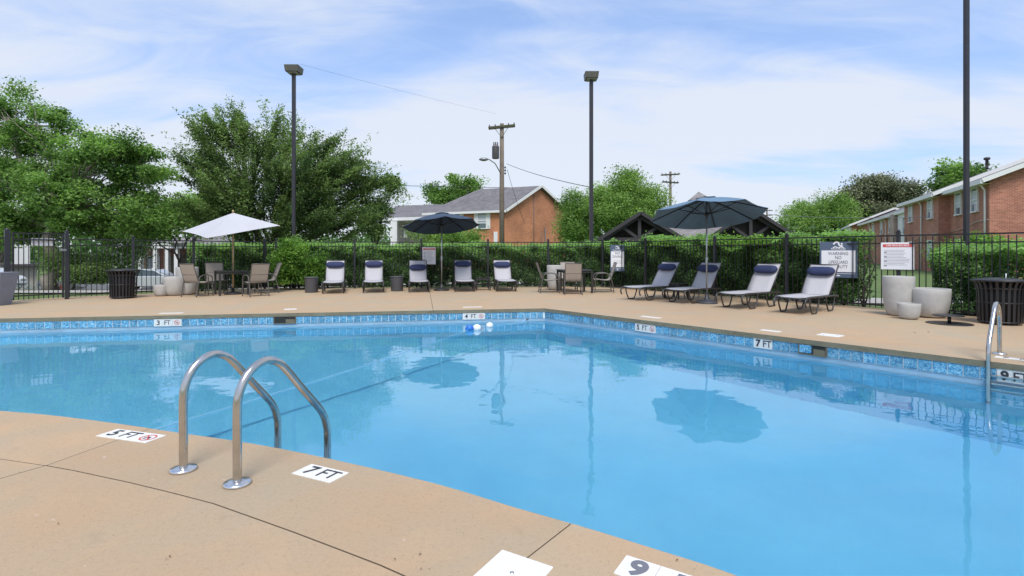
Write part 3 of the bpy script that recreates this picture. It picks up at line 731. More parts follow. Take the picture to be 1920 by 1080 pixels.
# tufts of new growth that climb over the right hedge
g = np.random.default_rng(77)
for i, (px, y_, w_, hgt, lab) in enumerate([(1270, 18.0, .6, .25, 'new shoots over the fence left of the slate umbrella pole'), (1365, 16.3, .55, .28, 'new shoots over the fence right of the slate umbrella pole'), (1420, 15.3, .4, .22, 'new shoots over the fence above the third right lounger')]):
    n = 1500; cx = F(px)*y_
    p = np.stack([g.normal(0, w_*.5, n), g.normal(0, .2, n), np.abs(g.normal(0, hgt*.45, n))], 1)
    o = bpy.data.objects.new('vine_shoots', leaves_mesh('vine_shoots', p, .095, LM['vine'], g.normal(.6, .25, n), seed=80+i)); COL.objects.link(o)
    o.location = (cx, y_, 1.52); finish(o, 'bright green ' + lab, 'vine')
b = [blob_px(1815, 462, 14.6, 22, 28), blob_px(1850, 468, 14.8, 34, 22), blob_px(1800, 480, 14.6, 34, 20)]
t = make_tree('crepe_myrtle', 'bright lime green shrub rising over the right hedge beside the tall lamp pole', (12.7, 14.7, -.1), .6, .05, b, 6500, .085, LM['vine'], M_['bark_dark'], 32, 60, crad=.3); t['category'] = 'shrub'

# far-off wood
g = np.random.default_rng(99)
cs = []
for i in range(520):
    a_ = g.uniform(-58, 50); r_ = g.uniform(95, 150)*(1 if a_ > -45 else .8)
    cs.append((r_*sin(R(a_)), r_*cos(R(a_)), g.uniform(.2, 1)*g.uniform(3.0, 6.5) - (1 if a_ < -10 else 0)))
cs = np.array(cs); k = 65
pos = (cs[:, None, :] + g.normal(size=(len(cs), k, 3))*np.array([2.0, 2.0, 1.1])).reshape(-1, 3); tone = np.repeat(g.normal(.45, .2, len(cs)), k)+g.normal(0, .18, len(pos))
pos[:, 2] = np.maximum(pos[:, 2], -1.5)
o = bpy.data.objects.new('distant_woods', leaves_mesh('distant_woods', pos, 1.0, LM['far'], tone, seed=98)); COL.objects.link(o); finish(o, 'far-off green wood along the horizon', None, None, 'stuff')

# ------------------------------------------------------------------ buildings
def wall_quad(mb_uv, a, b, z0, z1): mb_uv.append(((a[0], a[1], z0), (b[0], b[1], z0), (b[0], b[1], z1), (a[0], a[1], z1)))
def uv_mesh(name, polys, m, parent, thick=0, **kw):
    """polys: planar 3-D polygons; UV in metres along each plane (bricks and shingles lie level)"""
    me = bpy.data.meshes.new(name); vs = []; fs = []
    for p in polys: fs.append(tuple(range(len(vs), len(vs)+len(p)))); vs += list(p)
    me.from_pydata(vs, [], fs); uvl = me.uv_layers.new(name='UVMap')
    for pi_, poly in enumerate(me.polygons):
        n = poly.normal; P = [Vector(v) for v in polys[pi_]]
        ux = Vector((0, 0, 1)).cross(n)
        ux = Vector((1, 0, 0)) if ux.length < .01 else ux.normalized()
        uy = n.cross(ux).normalized()
        for li in poly.loop_indices:
            co = me.vertices[me.loops[li].vertex_index].co; uvl.data[li].uv = (co.dot(ux), co.dot(uy))
    me.materials.append(m); o = bpy.data.objects.new(name, me); COL.objects.link(o)
    if parent: o.parent = parent
    if thick:
        md = o.modifiers.new('t', 'SOLIDIFY'); md.thickness = thick; md.offset = -1
    return finish(o, **kw)
def V2(p): return Vector((p[0], p[1]))
class Frame:
    """wall frame: origin corner p, unit u along the wall, outward normal n"""
    def __init__(s, p, q, side=1):
        s.p = V2(p); d = V2(q)-s.p; s.L = d.length; s.u = d.normalized(); s.n = Vector((s.u.y, -s.u.x))*side
        s.ang = math.atan2(s.u.y, s.u.x)
    def at(s, a, out=0, z=0): v = s.p+s.u*a+s.n*out; return (v.x, v.y, z)
def window(bld, fr, a, z0, z1, w, shutters=0, panes=(2, 2), curtain=.5):
    wn = MB(); c = fr.at(a, .045, (z0+z1)/2); h = z1-z0
    for s in (-1, 1): wn.box(fr.at(a+s*(w/2+.02), .05, (z0+z1)/2), (.07, .10, h+.12), fr.ang)
    wn.box(fr.at(a, .05, z1+.035), (w-.032, .10, .07), fr.ang); wn.box(fr.at(a, .052, (z0+z1)/2), (w-.032, .05, .055), fr.ang)
    o = wn.build('window', M_['white_paint'], bld)
    gl = MB().box(fr.at(a, .012, (z0+z1)/2), (w, .012, h), fr.ang); gl.build('pane', M_['window_glass'], o)
    cu = MB().box(fr.at(a, .026, z0+h*.62), (w*.94, .008, h*.62), fr.ang); cu.build('blind', M_['curtain'], o)
    sl = MB().box(fr.at(a, .07, z0-.05), (w+.2, .16, .07), fr.ang); sl.build('sill', M_['white_paint'], o)
    if shutters:
        for s in (-1, 1):
            sh = MB().box(fr.at(a+s*(w/2+.06+shutters/2), .035, (z0+z1)/2), (shutters, .05, h+.14), fr.ang)
            for q in range(7): sh.box(fr.at(a+s*(w/2+.06+shutters/2), .065, z0+h*(q+.5)/7), (shutters*.72, .012, h/7*.6), fr.ang)
            sh.build('shutter', M_['white_paint'], bld)
def gable_house(bld, NL, NR, D, zb, ze, zr, wallm, roofm, over=.4, gable_m=None, trim=.22, hip_far=0):
    """gable wall NL-NR faces the viewer; the body runs back along D; ridge over the middle"""
    NL, NR, D = V2(NL), V2(NR), V2(D); FL, FR = NL+D, NR+D
    g_ = []; mid = (NL+NR)/2; midF = mid+D
    v = lambda p, z: (p.x, p.y, z)
    walls = [[v(NL, zb), v(NR, zb), v(NR, ze), v(mid, zr-.12), v(NL, ze)], [v(FL, zb), v(NL, zb), v(NL, ze), v(FL, ze)], [v(NR, zb), v(FR, zb), v(FR, ze), v(NR, ze)], [v(FR, zb), v(FL, zb), v(FL, ze)] + ([] if hip_far else [v(midF, zr-.12)]) + [v(FR, ze)]]
    uv_mesh('wall', walls, wallm, bld)
    w = (NR-NL).normalized(); d = D.normalized(); half = (NR-NL).length/2; sl = (zr-ze)/half
    e = over
    a = [NL-w*e-d*e, mid-d*e, mid+D+d*(e-hip_far), NL+D-w*e+d*e]; b_ = [NR+w*e-d*e, mid-d*e, mid+D+d*(e-hip_far), NR+D+w*e+d*e]
    zl = ze-sl*e+.05
    zr2 = zr+.05
    roof = [[v(a[0], zl), v(a[1], zr2), v(a[2], zr2), v(a[3], zl)][::-1], [v(b_[0], zl), v(b_[1], zr2), v(b_[2], zr2), v(b_[3], zl)]]
    if hip_far: roof.append([v(a[3], zl), v(a[2], zr2), v(b_[3], zl)][::-1])
    # make every roof face look up
    fixed = []
    for p in roof:
        n = (Vector(p[1])-Vector(p[0])).cross(Vector(p[2])-Vector(p[1])); fixed.append(p if n.z > 0 else p[::-1])
    uv_mesh('roof', fixed, roofm, bld, .12)
    t = MB()
    for s, q in ((a, 1), (b_, -1)):
        t.bar(v(s[0]-d*.03, zl-.02), v(s[1]-d*.03, zr2-.02), .05, trim)
        t.bar(v(s[0], zl-.06), v(s[3], zl-.06), .06, .20)
    t.build('fascia', M_['white_paint'], bld)
    so = MB()
    for s, q, base_ in ((a, 1, NL), (b_, -1, NR)):
        b1 = base_-d*e; b2 = base_+D+d*e
        so.add([v(s[0], zl-.14), v(s[3], zl-.14), v(b2, zl-.14), v(b1, zl-.14)], [(0, 1, 2, 3)])
    so.build('soffit', M_['white_paint'], bld)
def downspout(bld, fr, a, z0, z1, m='white_paint', out=.09, elbow=.35):
    t = MB().tube([fr.at(a, elbow, z1), fr.at(a, elbow*.8, z1-.12), fr.at(a, out, z1-.38), fr.at(a, out, z1-.6), fr.at(a, out, z0)], .055, 8)
    t.build('downspout', M_[m], bld)

# orange brick house in the centre
hb = thing('brick_house', 'orange brick house with white shuttered windows and grey shingle roof behind the hedge', 'house', (0, 0, 0))
NL, NR, D = (-.55, 46.0), (5.35, 51.6), (-7.2, 3.4)
gable_house(hb, NL, NR, D, -.2, 5.05, 7.35, M_['brick_orange'], M_['shingles'], .35, hip_far=2.2)
fr = Frame((-7.75, 49.4), NL)
def house_a(px):  # distance along the front wall for a photo column
    return min((i*.02 for i in range(0, 420)), key=lambda a: abs(fr.at(a)[0]/fr.at(a)[1]-F(px)))
window(hb, fr, house_a(904.5), 3.45, 4.75, .85, .32); window(hb, fr, house_a(855), 3.45, 4.75, .85, .32); window(hb, fr, house_a(890), .7, 1.9, 1.3, .4); window(hb, fr, house_a(846), .7, 1.9, .9, .35)
downspout(hb, fr, fr.L-.15, 0, 4.95, 'white_paint', .07, .25)
MB().box(fr.at(house_a(930), .06, 2.6), (.35, .1, 1.0), fr.ang).build('utility_panel', M_['white_paint'], hb)
fr2 = Frame(NL, NR)
mt = MB()
for px, z0, z1, r_ in ((1000, .3, 6.6, .03), (1015, .2, 3.2, .03), (1021, .2, 3.6, .06)):
    a = min((i*.02 for i in range(0, 420)), key=lambda a: abs(fr2.at(a)[0]/fr2.at(a)[1]-F(px)))
    mt.tube([fr2.at(a, .08, z0), fr2.at(a, .08, z1)], r_, 6)
mt.build('conduit', M_['transformer'], hb)
# porch wing
pw = thing('porch_wing', 'beige single storey wing with white porch column left of the brick house', 'house', (0, 0, 0))
a0 = (-13.4, 55.5)
uv_mesh('wall', [[(-12.0, 54.4, -.2), (-6.6, 52.4, -.2), (-6.6, 52.4, 4.25), (-12.0, 54.4, 4.25)], [(-12.0, 60, -.2), (-12.0, 54.4, -.2), (-12.0, 54.4, 4.25), (-12.0, 60, 4.25)]], M_['beige_wall'], pw)
rf = [[(-13.6, 53.2, 4.75), (-6.5, 50.4, 4.75), (-6.5, 56.2, 6.4), (-12.4, 57.5, 6.35)], [(-13.6, 62, 4.75), (-13.6, 53.2, 4.75), (-12.4, 57.5, 6.35), (-12.4, 60, 6.35)]]
uv_mesh('roof', rf, M_['shingles'], pw, .1)
t = MB(); t.bar((-13.6, 53.2, 4.58), (-6.5, 50.4, 4.58), .1, .30); t.bar((-13.65, 53.2, 4.58), (-13.65, 62, 4.58), .1, .30); t.build('fascia', M_['white_paint'], pw)
t = MB(); t.add([(-13.6, 53.2, 4.42), (-6.5, 50.4, 4.42), (-6.5, 52.6, 4.42), (-12.2, 60, 4.42)], [(0, 1, 2, 3)]); t.build('soffit', M_['white_paint'], pw)
for cx, cy in ((F(739.5)*52.2, 52.2), (-13.4, 61)):
    MB().box((cx, cy, 2.1), (.62, .62, 4.5)).build('column', M_['white_paint'], pw)
MB().box((F(762)*53.6, 53.2, 3.1), (.4, .1, .65), -.35).build('wall_lamp', M_['white_paint'], pw)

# brick apartment rows on the right
ap = thing('apartment_block', 'two storey red brick apartment block with white gutters at the right edge', 'building', (0, 0, 0))
def side_block(bld, p, q, width, zb, ze, wallm, cap0=True, over=.45, slope=.42, step_in=0):
    fr = Frame(q, p); fr.n = -Vector((fr.u.y, -fr.u.x)); 
    if fr.n.dot(Vector((-1, .4))) < 0: fr.n = -fr.n
    P0, P1 = V2(p), V2(q); back = -fr.n*width
    v = lambda a, z: (a.x, a.y, z)
    zr = ze+slope*width/2; m0 = P0+back/2; m1 = P1+back/2
    uv_mesh('wall', [[v(P1, zb), v(P0, zb), v(P0, ze), v(P1, ze)], [v(P0, zb), v(P0+back, zb), v(P0+back, ze), v(m0, zr), v(P0, ze)], [v(P1+back, zb), v(P1, zb), v(P1, ze), v(m1, zr), v(P1+back, ze)], [v(P0+back, zb), v(P1+back, zb), v(P1+back, ze), v(P0+back, ze)]], wallm, bld)
    d = (P1-P0).normalized(); n = fr.n; e = over; zl = ze-slope*e+.06; zr2 = zr+.06
    for sgn in (1, -1):
        c0 = (P0 if sgn == 1 else P0+back)+n*e*sgn-d*e; c1 = (P1 if sgn == 1 else P1+back)+n*e*sgn+d*e*.3
        q4 = [v(c0, zl), v(m0-d*e, zr2), v(m1+d*e*.3, zr2), v(c1, zl)]
        nn = (Vector(q4[1])-Vector(q4[0])).cross(Vector(q4[2])-Vector(q4[1]))
        uv_mesh('roof', [q4 if nn.z > 0 else q4[::-1]], M_['shingles'], bld, .12)
        t = MB(); t.bar(v(c0-d*.03, zl-.05), v(m0-d*(e+.03), zr2-.05), .05, .24); t.build('rake_board', M_['white_paint'], bld)
        if sgn == 1:
            t = MB(); t.bar(v(c0+n*.02, zl-.09), v(c1+n*.02, zl-.09), .12, .24); t.build('gutter', M_['white_paint'], bld)
            t = MB(); t.add([v(c0, zl-.2), v(c1, zl-.2), v(P1+d*e*.3, zl-.2), v(P0-d*e, zl-.2)], [(0, 1, 2, 3)]); t.build('soffit', M_['white_paint'], bld)
    fr = Frame(p, q); fr.n = n
    return fr
P1 = (26.5, 29.6); u = Vector((.409, .913)); nO = Vector((-.913, .409))
Pb = V2(P1)+u*6.45; Pc = Pb+nO*.62; Pd = Pc+u*8.7
frb = side_block(ap, P1, (Pb.x, Pb.y), 10, -.2, 5.45, M_['brick_red'])
fra = side_block(ap, (Pc.x, Pc.y), (Pd.x, Pd.y), 10, -.2, 5.35, M_['brick_red'], over=.42)
for a in (2.0, 4.7): window(ap, frb, a, 3.75, 5.05, .95); window(ap, frb, a, .9, 2.1, .95)
for a in (1.6, 6.6): window(ap, fra, a, 3.72, 5.0, 1.0); window(ap, fra, a, .9, 2.1, 1.0)
downspout(ap, frb, .35, 0, 5.2); downspout(ap, fra, 3.6, 0, 5.15)
t = MB(); t.lathe([(.16, 0), (.13, .15), (.13, .75), (.26, .8), (.26, .95), (.1, 1.0)], (28.85, 32.4, 6.35), 14); t.v = [(28.85+(x-28.85)*.62, 32.4+(y-32.4)*.62, 6.35+(z-6.35)*.75) for x, y, z in t.v]; t.build('vent_pipe', M_['charcoal_metal'], ap)
t = MB(); t.tube([(29.9, 30.8, 6.4), (29.9, 30.8, 7.35)], .05, 6); t.tube([(30.3, 30.9, 6.5), (30.3, 30.9, 7.0)], .05, 6); t.build('vent_stack', M_['charcoal_metal'], ap)
# a cable droops along the brick face
t = MB(); t.tube([frb.at(-.0, .05, 3.13), frb.at(1.5, .05, 3.12), frb.at(4.5, .05, 2.75), frb.at(6.4, .05, 2.62)], .02, 5)
t.tube([fra.at(0, .05, 2.6), fra.at(3, .05, 2.55), fra.at(6, .05, 2.2), fra.at(8.6, .05, 2.0)], .02, 5); t.build('cable', M_['pale_cable'], ap)
ap2 = thing('apartment_block', 'farther brick apartment row with lower eaves and a white entrance bay, behind the hedge gap', 'building', (0, 0, 0))
Q0 = Pd-nO*.9+u*.9; Q1 = Vector((45.5, 69.5)); Q2 = Vector((57.9, 93.6))
frc = side_block(ap2, (Q0.x, Q0.y), (Q1.x, Q1.y), 9, -.2, 5.05, M_['brick_red'], over=.4)
frd = side_block(ap2, (Q1.x-.8, Q1.y+.5), (Q2.x-.8, Q2.y), 9, -.2, 5.0, M_['brick_red'], over=.4)
dn = MB(); dn.box(frc.at(2.6, .12, 2.4), (5.0, .22, 4.9), frc.ang); dn.build('entrance_bay', M_['white_paint'], ap2)
fb = Frame(frc.at(0, .23)[:2], frc.at(5, .23)[:2]); fb.n = frc.n
window(ap2, fb, 2.2, 2.9, 4.3, .9); window(ap2, fb, 2.2, .6, 2.0, .9)
pl = MB(); pl.box(frc.at(6.2, .25, 2.4), (1.6, .5, 4.9), frc.ang); pl.build('pilaster', M_['brick_red'], ap2)
for a in (9.5, 14, 19): window(ap2, frc, a, 3.3, 4.6, 1.0)
for a in (11.5, 21): downspout(ap2, frc, a, 0, 4.8)
dn = MB(); dn.box(frd.at(3.5, .12, 2.4), (6.0, .22, 4.9), frd.ang); dn.build('entrance_bay', M_['white_paint'], ap2)
for a in (11, 17): window(ap2, frd, a, 3.2, 4.5, 1.0)

# porch building far left behind the trees
lb = thing('townhouse', 'low townhouse with white porch columns and brick doorways beyond the parking lot at the left', 'house', (0, 0, 0))
z0 = -1.75; Yb = 46
def lx(px, Y=Yb): return F(px)*Y
uv_mesh('wall', [[(lx(235), Yb+1.6, z0), (lx(520), Yb+1.6, z0), (lx(520), Yb+1.6, 1.9), (lx(235), Yb+1.6, 1.9)]], M_['brick_red'], lb)
uv_mesh('roof', [[(lx(225), Yb-.6, 2.05), (lx(520), Yb-.6, 2.05), (lx(505), Yb+5, 2.75), (lx(250), Yb+5, 2.75)], [(lx(330), Yb-1, 2.1), (lx(352), Yb+2, 3.05), (lx(345), Yb+6, 3.05), (lx(325), Yb+4, 2.3)], [(lx(378), Yb-1, 2.1), (lx(385), Yb+4, 2.3), (lx(352), Yb+6, 3.05), (lx(352), Yb+2, 3.05)], [(lx(330), Yb-1, 2.1), (lx(378), Yb-1, 2.1), (lx(352), Yb+2, 3.05)]], M_['shingles_light'], lb, .1)
t = MB(); t.bar((lx(225), Yb-.62, 1.85), (lx(520), Yb-.62, 1.85), .15, .38); t.build('porch_beam', M_['white_paint'], lb)
for px in (243, 272, 299, 320, 338, 375, 405, 440): MB().box((lx(px), Yb-.45, (1.66+z0)/2), (.32, .32, 1.66-z0)).build('column', M_['white_paint'], lb)
for px in (285, 312, 332, 392, 425):
    o = MB().box((lx(px)+.9, Yb+1.55, -.3), (1.15, .08, 2.7)).build('door', M_['skimmer_lip'], lb)
for px in (256, 352, 460):
    f2 = Frame((lx(235), Yb+1.6), (lx(520), Yb+1.6)); window(lb, f2, lx(px)-lx(235)+.4, -.9, .9, 1.1)
# white shed wall at the far left
Y2 = 40; wx = F(41)*Y2
ws = thing('white_house', 'white clapboard gable end seen between the gate bars at the far left', 'house', (wx, Y2, 0), R(42))
xa, xb = -.45, .45
t = MB()
t.add([(x, y, z) for y in (0, 5) for x, z in ((xa, .35), (xb, .35), (xb, 1.9), (xa+.25, 2.55), (xa, 2.5))], [(0,1,2,3,4),(5,9,8,7,6),(1,6,7,2),(2,7,8,3),(3,8,9,4),(0,4,9,5)])
t.build('wall', M_['white_paint'], ws)
MB().box((0, 2.5, -.75), (1.7, 5.4, 2.15)).build('lower_storey', M_['beige_wall'], ws)
MB().box((0, 2.2, .37), (2.3, 6.0, .14)).build('porch_roof', M_['shingles'], ws)

# ------------------------------------------------------------------ pavilion
pv = thing('pavilion', 'open timber pavilion with two dark truss gables and grey shingle roof behind the right hedge', 'pavilion', (0, 0, 0))
def truss(x0, x1, xa, Y, ze, za, parent):
    t = MB(); w = .16
    t.bar((x0, Y, ze), (x1, Y, ze), .16, .17); t.build('tie_beam', M_['timber_dark'], parent)
    for s in (x0, x1):
        t = MB(); t.bar((s+(-.28 if s < xa else .28), Y-.02, ze-.10), (xa, Y-.02, za), .19, .16); t.build('rafter', M_['timber_dark'], parent)
    t = MB(); t.bar((xa, Y, ze+.086), (xa, Y, za-.05), .15, .15, (0, 1, 0)); t.build('king_post', M_['timber_dark'], parent)
    for s, q in ((x0, -1), (x1, 1)):
        h_ = (za-ze)
        t = MB(); t.bar((xa+q*.10, Y, ze+.09), (xa+(s-xa)*.46, Y, ze+h_*.50), .10, .13); t.build('strut', M_['timber_dark'], parent)
def roof_gable(x0, x1, xa, Y0, Y1, ze, za, parent, dx=0):
    e = .35
    q1 = [(x0-e, Y0-.3, ze-.12), (xa, Y0-.3, za+.12), (xa+dx, Y1, za+.12), (x0-e+dx, Y1, ze-.12)]
    q2 = [(xa, Y0-.3, za+.12), (x1+e, Y0-.3, ze-.12), (x1+e+dx, Y1, ze-.12), (xa+dx, Y1, za+.12)]
    out = []
    for q in (q1, q2):
        n = (Vector(q[1])-Vector(q[0])).cross(Vector(q[2])-Vector(q[1])); out.append(q if n.z > 0 else q[::-1])
    uv_mesh('roof', out, M_['shingles_light'], parent, .09)
    t = MB(); 
    for s in (x0-e, x1+e): t.bar((s, Y0-.33, ze-.16), (xa, Y0-.33, za+.08), .05, .15)
    t.build('barge_board', M_['timber_dark'], parent)
YP = 25.0
def pxx(px, Y=YP): return F(px)*Y
def pzz(py, Y=YP): return EYE+(473-py)*Y/1000
truss(pxx(1134), pxx(1266), pxx(1198.5), YP, pzz(449), pzz(406), pv)
roof_gable(pxx(1134), pxx(1266), pxx(1198.5), YP, YP+8, pzz(443), pzz(403), pv, 2.6)
truss(pxx(1337), pxx(1487), pxx(1412), YP+.3, pzz(449), pzz(399), pv)
roof_gable(pxx(1337), pxx(1487), pxx(1412), YP+.3, YP+8, pzz(443), pzz(396), pv, 2.6)
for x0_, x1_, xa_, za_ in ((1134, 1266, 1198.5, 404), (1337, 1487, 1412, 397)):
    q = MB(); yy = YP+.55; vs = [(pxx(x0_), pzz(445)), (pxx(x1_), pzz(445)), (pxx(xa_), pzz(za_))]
    q.add([(x, yy, z) for x, z in vs] + [(x, yy+.04, z) for x, z in vs], [(0, 1, 2), (5, 4, 3), (0, 3, 4, 1), (1, 4, 5, 2), (2, 5, 3, 0)]); q.build('dark_infill', M_['ceiling_dark'], pv)  # near-black board added behind each truss to stand in for the shaded interior
# main hip roof with a small peak
zx = pzz(446); ap_ = (F(1311)*30, 30, EYE+.108*30)
c4 = [(pxx(1240), YP+1.2, zx), (pxx(1400), YP+1.2, zx), (pxx(1400)+3.5, YP+9, zx), (pxx(1240)+1.5, YP+9, zx)]
zt = EYE+.072*30; tp4 = [(F(1295)*29, 29.0, zt), (F(1326)*29, 29.0, zt), (F(1326)*29+.6, 31, zt), (F(1295)*29+.6, 31, zt)]
uv_mesh('main_roof', [[c4[i], c4[(i+1) % 4], tp4[(i+1) % 4], tp4[i]] for i in range(4)], M_['shingles_light'], pv, .09)
pk = [(F(1288)*29.5, 29.2, EYE+.097*29.5), (F(1334)*29.5, 29.2, EYE+.097*29.5), (F(1334)*29.5+.4, 31.0, EYE+.097*29.5), (F(1288)*29.5+.4, 31.0, EYE+.097*29.5)]
uv_mesh('cupola_roof', [[pk[i], pk[(i+1) % 4], (ap_[0], 30.1, EYE+.116*29.5)] for i in range(4)], M_['shingles_light'], pv, .05)
MB().box((F(1311)*29.6+.1, 30.1, EYE+.082*29.5), (1.05, 1.5, .95)).build('cupola', M_['timber_dark'], pv)
MB().box(((pxx(1134)+pxx(1487))/2+.8, YP+4.4, pzz(447)-.05), (pxx(1487)-pxx(1134)+1.2, 7.6, .08)).build('ceiling', M_['ceiling_dark'], pv)
for px, dy in ((1138, .1), (1262, .1), (1341, .4), (1483, .4), (1262, 7.5), (1420, 7.5)):
    MB().box((pxx(px)+(.8 if dy > 1 else 0), YP+dy, .88), (.2, .2, 1.92)).build('post', M_['timber_dark'], pv)

# ------------------------------------------------------------------ utility poles and wires
def utility_pole(px, Y, ztop, label, r=.15, arms=(), trans=False, lamp=False):
    x = F(px)*Y; t = thing('utility_pole', label, 'utility pole', (x, Y, -.1))
    MB().tube([(0, 0, 0), (0, 0, ztop*.5), (0, 0, ztop+.1)], [r*1.05, r*.95, r*.78], 12).build('pole', M_['pole_wood'], t)
    for z, w, rz, ry in arms:
        a = MB()
        for s in (-1, 1): a.box((0, s*r*1.1, z), (w, .09, .12), rz, 0, ry)
        c = a.build('crossarm', M_['pole_wood_green'], t)
        i_ = MB()
        for k in (-.46, -.25, .25, .46):
            i_.lathe([(.03, 0), (.05, .05), (.03, .1), (.045, .14), (.01, .17)], (k*w*cos(rz), k*w*sin(rz), z+.06-k*w*math.tan(ry)), 7)
        i_.build('insulators', M_['charcoal_metal'], c)
        b_ = MB()
        for s in (-1, 1): b_.bar((0, -r, z-.75), (s*w*.27*cos(rz), -r, z-.05-s*w*.27*math.tan(ry)), .03, .03)
        b_.build('brace', M_['pole_wood_green'], t)
    return t
up = utility_pole(941, 36, 10.0, 'tall wooden utility pole with transformer and street lamp in front of the brick house', .17, [(9.88, 1.85, .25, -.15)])
b_ = MB(); zt = EYE+(473-287)*.036
b_.lathe([(.20, 0), (.24, .04), (.24, .78), (.25, .80), (.18, .9), (.05, .93)], (-.42, -.1, zt-.3), 18); tr = b_.build('transformer', M_['transformer'], up)
b_ = MB()
for k in (-.12, .0, .12): b_.lathe([(.03, 0), (.05, .06), (.03, .12), (.05, .18), (.015, .24)], (-.42+k, -.1+abs(k)*.5, zt+.6), 7)
b_.build('bushings', M_['charcoal_metal'], tr)
zl = EYE+(473-312)*.036
MB().tube([(-.1, -.15, zl-.35), (-.45, -.3, zl+.25), (-.85, -.45, zl+.5), (-1.0, -.5, zl+.52)], .035, 6).build('lamp_arm', M_['galv'], up)
b_ = MB(); b_.lathe([(.02, .1), (.10, .08), (.17, 0), (.15, -.08), (.05, -.14)], (0, 0, 0), 14)
b_.v = [(x*1.9-1.2, y*.9-.55, z+zl+.5) for x, y, z in b_.v]; b_.build('street_lamp', M_['galv'], up)
b_ = MB()
for k in range(3): b_.lathe([(.03, 0), (.06, .04), (.06, .1), (.03, .14)], (.22, -.05, zl-.45+k*.2), 7)
b_.build('bracket', M_['charcoal_metal'], up)
utility_pole(1257, 62, 10.7, 'dark utility pole with two crossarms rising behind the slate umbrella', .17, [(10.45, 2.2, .1, -.06), (9.55, 2.0, .2, .04)])
utility_pole(1438, 112, 10.4, 'tiny distant utility pole right of the slate umbrella', .18, [(10.2, 2.4, .1, 0), (9.2, 2.2, .1, 0)])
def wire(label, a, b, sag, r=.012, m='wire', name='overhead_wire'):
    a, b = Vector(a), Vector(b); pts = [a.lerp(b, i/16) - Vector((0, 0, 1))*sag*4*(i/16)*(1-i/16) for i in range(17)]
    return MB().tube(pts, r, 4).build(name, M_[m], None, label=label, cat='wire')
def p3(px, py, Y): return (F(px)*Y, Y, EYE+(473-py)*Y/1000)
wire('black service wire running from the utility pole down to the right lamp post', p3(950, 307, 36), p3(1107, 351, 19.9), .12, .014)
wire('thin wire strung from the left lamp head across the sky to the utility pole', p3(562, 120, 19.9), p3(930, 213, 36), .06, .0035)
wire('dark wire crossing behind the trees left of the brick house', p3(520, 338, 60), p3(1010, 352, 62), .2, .03)
wire('slack wire from the utility pole down to the brick gable', p3(951, 318, 36), p3(985, 420, 47), .25, .014)
wire('pale wire crossing level in front of the light green tree and the magnolia', p3(1440, 402, 55), p3(1830, 404, 34), .25, .02, 'galv')

# ------------------------------------------------------------------ lamp posts
def lamp_post(px, Y, ztop, label, head=True, w=.15, hw=.47):
    x = F(px)*Y; t = thing('lamp_post', label, 'lamp post', (x, Y, -.08), 0, 'square lamp posts along the fence')
    MB().box((0, 0, ztop/2), (w, w, ztop)).build('pole', M_['lamp_pole_metal'], t, .006, 1)
    MB().box((0, 0, .03), (.34, .34, .06)).build('base_plate', M_['lamp_pole_metal'], t, .005, 1)
    if head:
        h = MB(); d = .5; z = ztop
        h.add([(-hw/2, -d/2, z+.10), (hw/2, -d/2, z+.10), (hw/2, d/2, z+.10), (-hw/2, d/2, z+.10), (-hw/2-.03, -d/2-.03, z+.34), (hw/2+.03, -d/2-.03, z+.34), (hw/2+.03, d/2+.03, z+.34), (-hw/2-.03, d/2+.03, z+.34)], [(0,3,2,1),(4,5,6,7),(0,1,5,4),(1,2,6,5),(2,3,7,6),(3,0,4,7)])
        h.build('lamp_head', M_['lamp_head_metal'], t, .015, 2)
        MB().box((0, 0, z+.085), (hw*.78, d*.78, .03)).build('lens', M_['lens_glass'], t, .004, 1)
        MB().box((0, 0, z+.035), (.12, .12, .07)).build('neck', M_['lamp_pole_metal'], t)
    return t
lamp_post(551, 20.0, EYE+(473-133)*.0197, 'square dark lamp post with a box head rising over the feathery tree at the left', w=.12)
lamp_post(1108.5, 20.6, EYE+(473-150)*.0206, 'square dark lamp post with a box head between the brick house and the pavilion', w=.14)
lamp_post(1812, 11.75, 8.6, 'tallest looking dark lamp pole at the right, its head above the frame', w=.085)

# ------------------------------------------------------------------ fence and gate
FH = 1.71
pick_me = MB().box((0, 0, (FH-.04)/2+.02), (.016, .016, FH-.10)).mesh('picket', M_['black_metal'])
post_me_src = MB(); post_me_src.box((0, 0, .90), (.065, .065, 1.80)); post_me_src.box((0, 0, 1.815), (.08, .08, .03)); post_me_src.lathe([(.03, 0), (.038, .02), (.03, .045), (.008, .06)], (0, 0, 1.83), 10)
post_me = post_me_src.mesh('post', M_['post_metal'])
def fence(a, b, label, posts, skip=()):
    a, b = V2(a), V2(b); d = b-a; L_ = d.length; u = d.normalized(); ang = math.atan2(u.y, u.x)
    t = thing('metal_fence', label, 'fence', (a.x, a.y, 0), ang, 'black picket fence around the pool')
    for z, hh in ((FH-.02, .032), (FH-.19, .028), (.11, .03)): MB().box((L_/2, 0, z), (L_, .034, hh)).build('rail', M_['black_metal'], t)
    n = int(L_/.121)
    for i in range(n):
        x = (i+.5)*L_/n
        if min(abs(x-p) for p in posts) < .05: continue
        inst(pick_me, 'picket', t, (x, 0, 0))
    for p in posts: inst(post_me, 'post', t, (p, 0, -.06))
    return t
def on_line(a, b, px):
    a, b = V2(a), V2(b); return min(((a.lerp(b, i/2000)) for i in range(2001)), key=lambda p: abs(p.x/p.y-F(px)))
def posts_at(a, b, *pxs): return [(on_line(a, b, px)-V2(a)).length for px in pxs]
La = (V2(A1)-V2(G1)).length
fence(G1, A1, 'black metal picket fence run between the gate and the hedge corner at the left', posts_at(G1, A1, 250, 363)+[La])
Lb = (V2(A2)-V2(A1)).length
fence(A1, A2, 'long black metal picket fence run behind the five left loungers', posts_at(A1, A2, 518, 665, 790, 915, 1028)+[Lb])
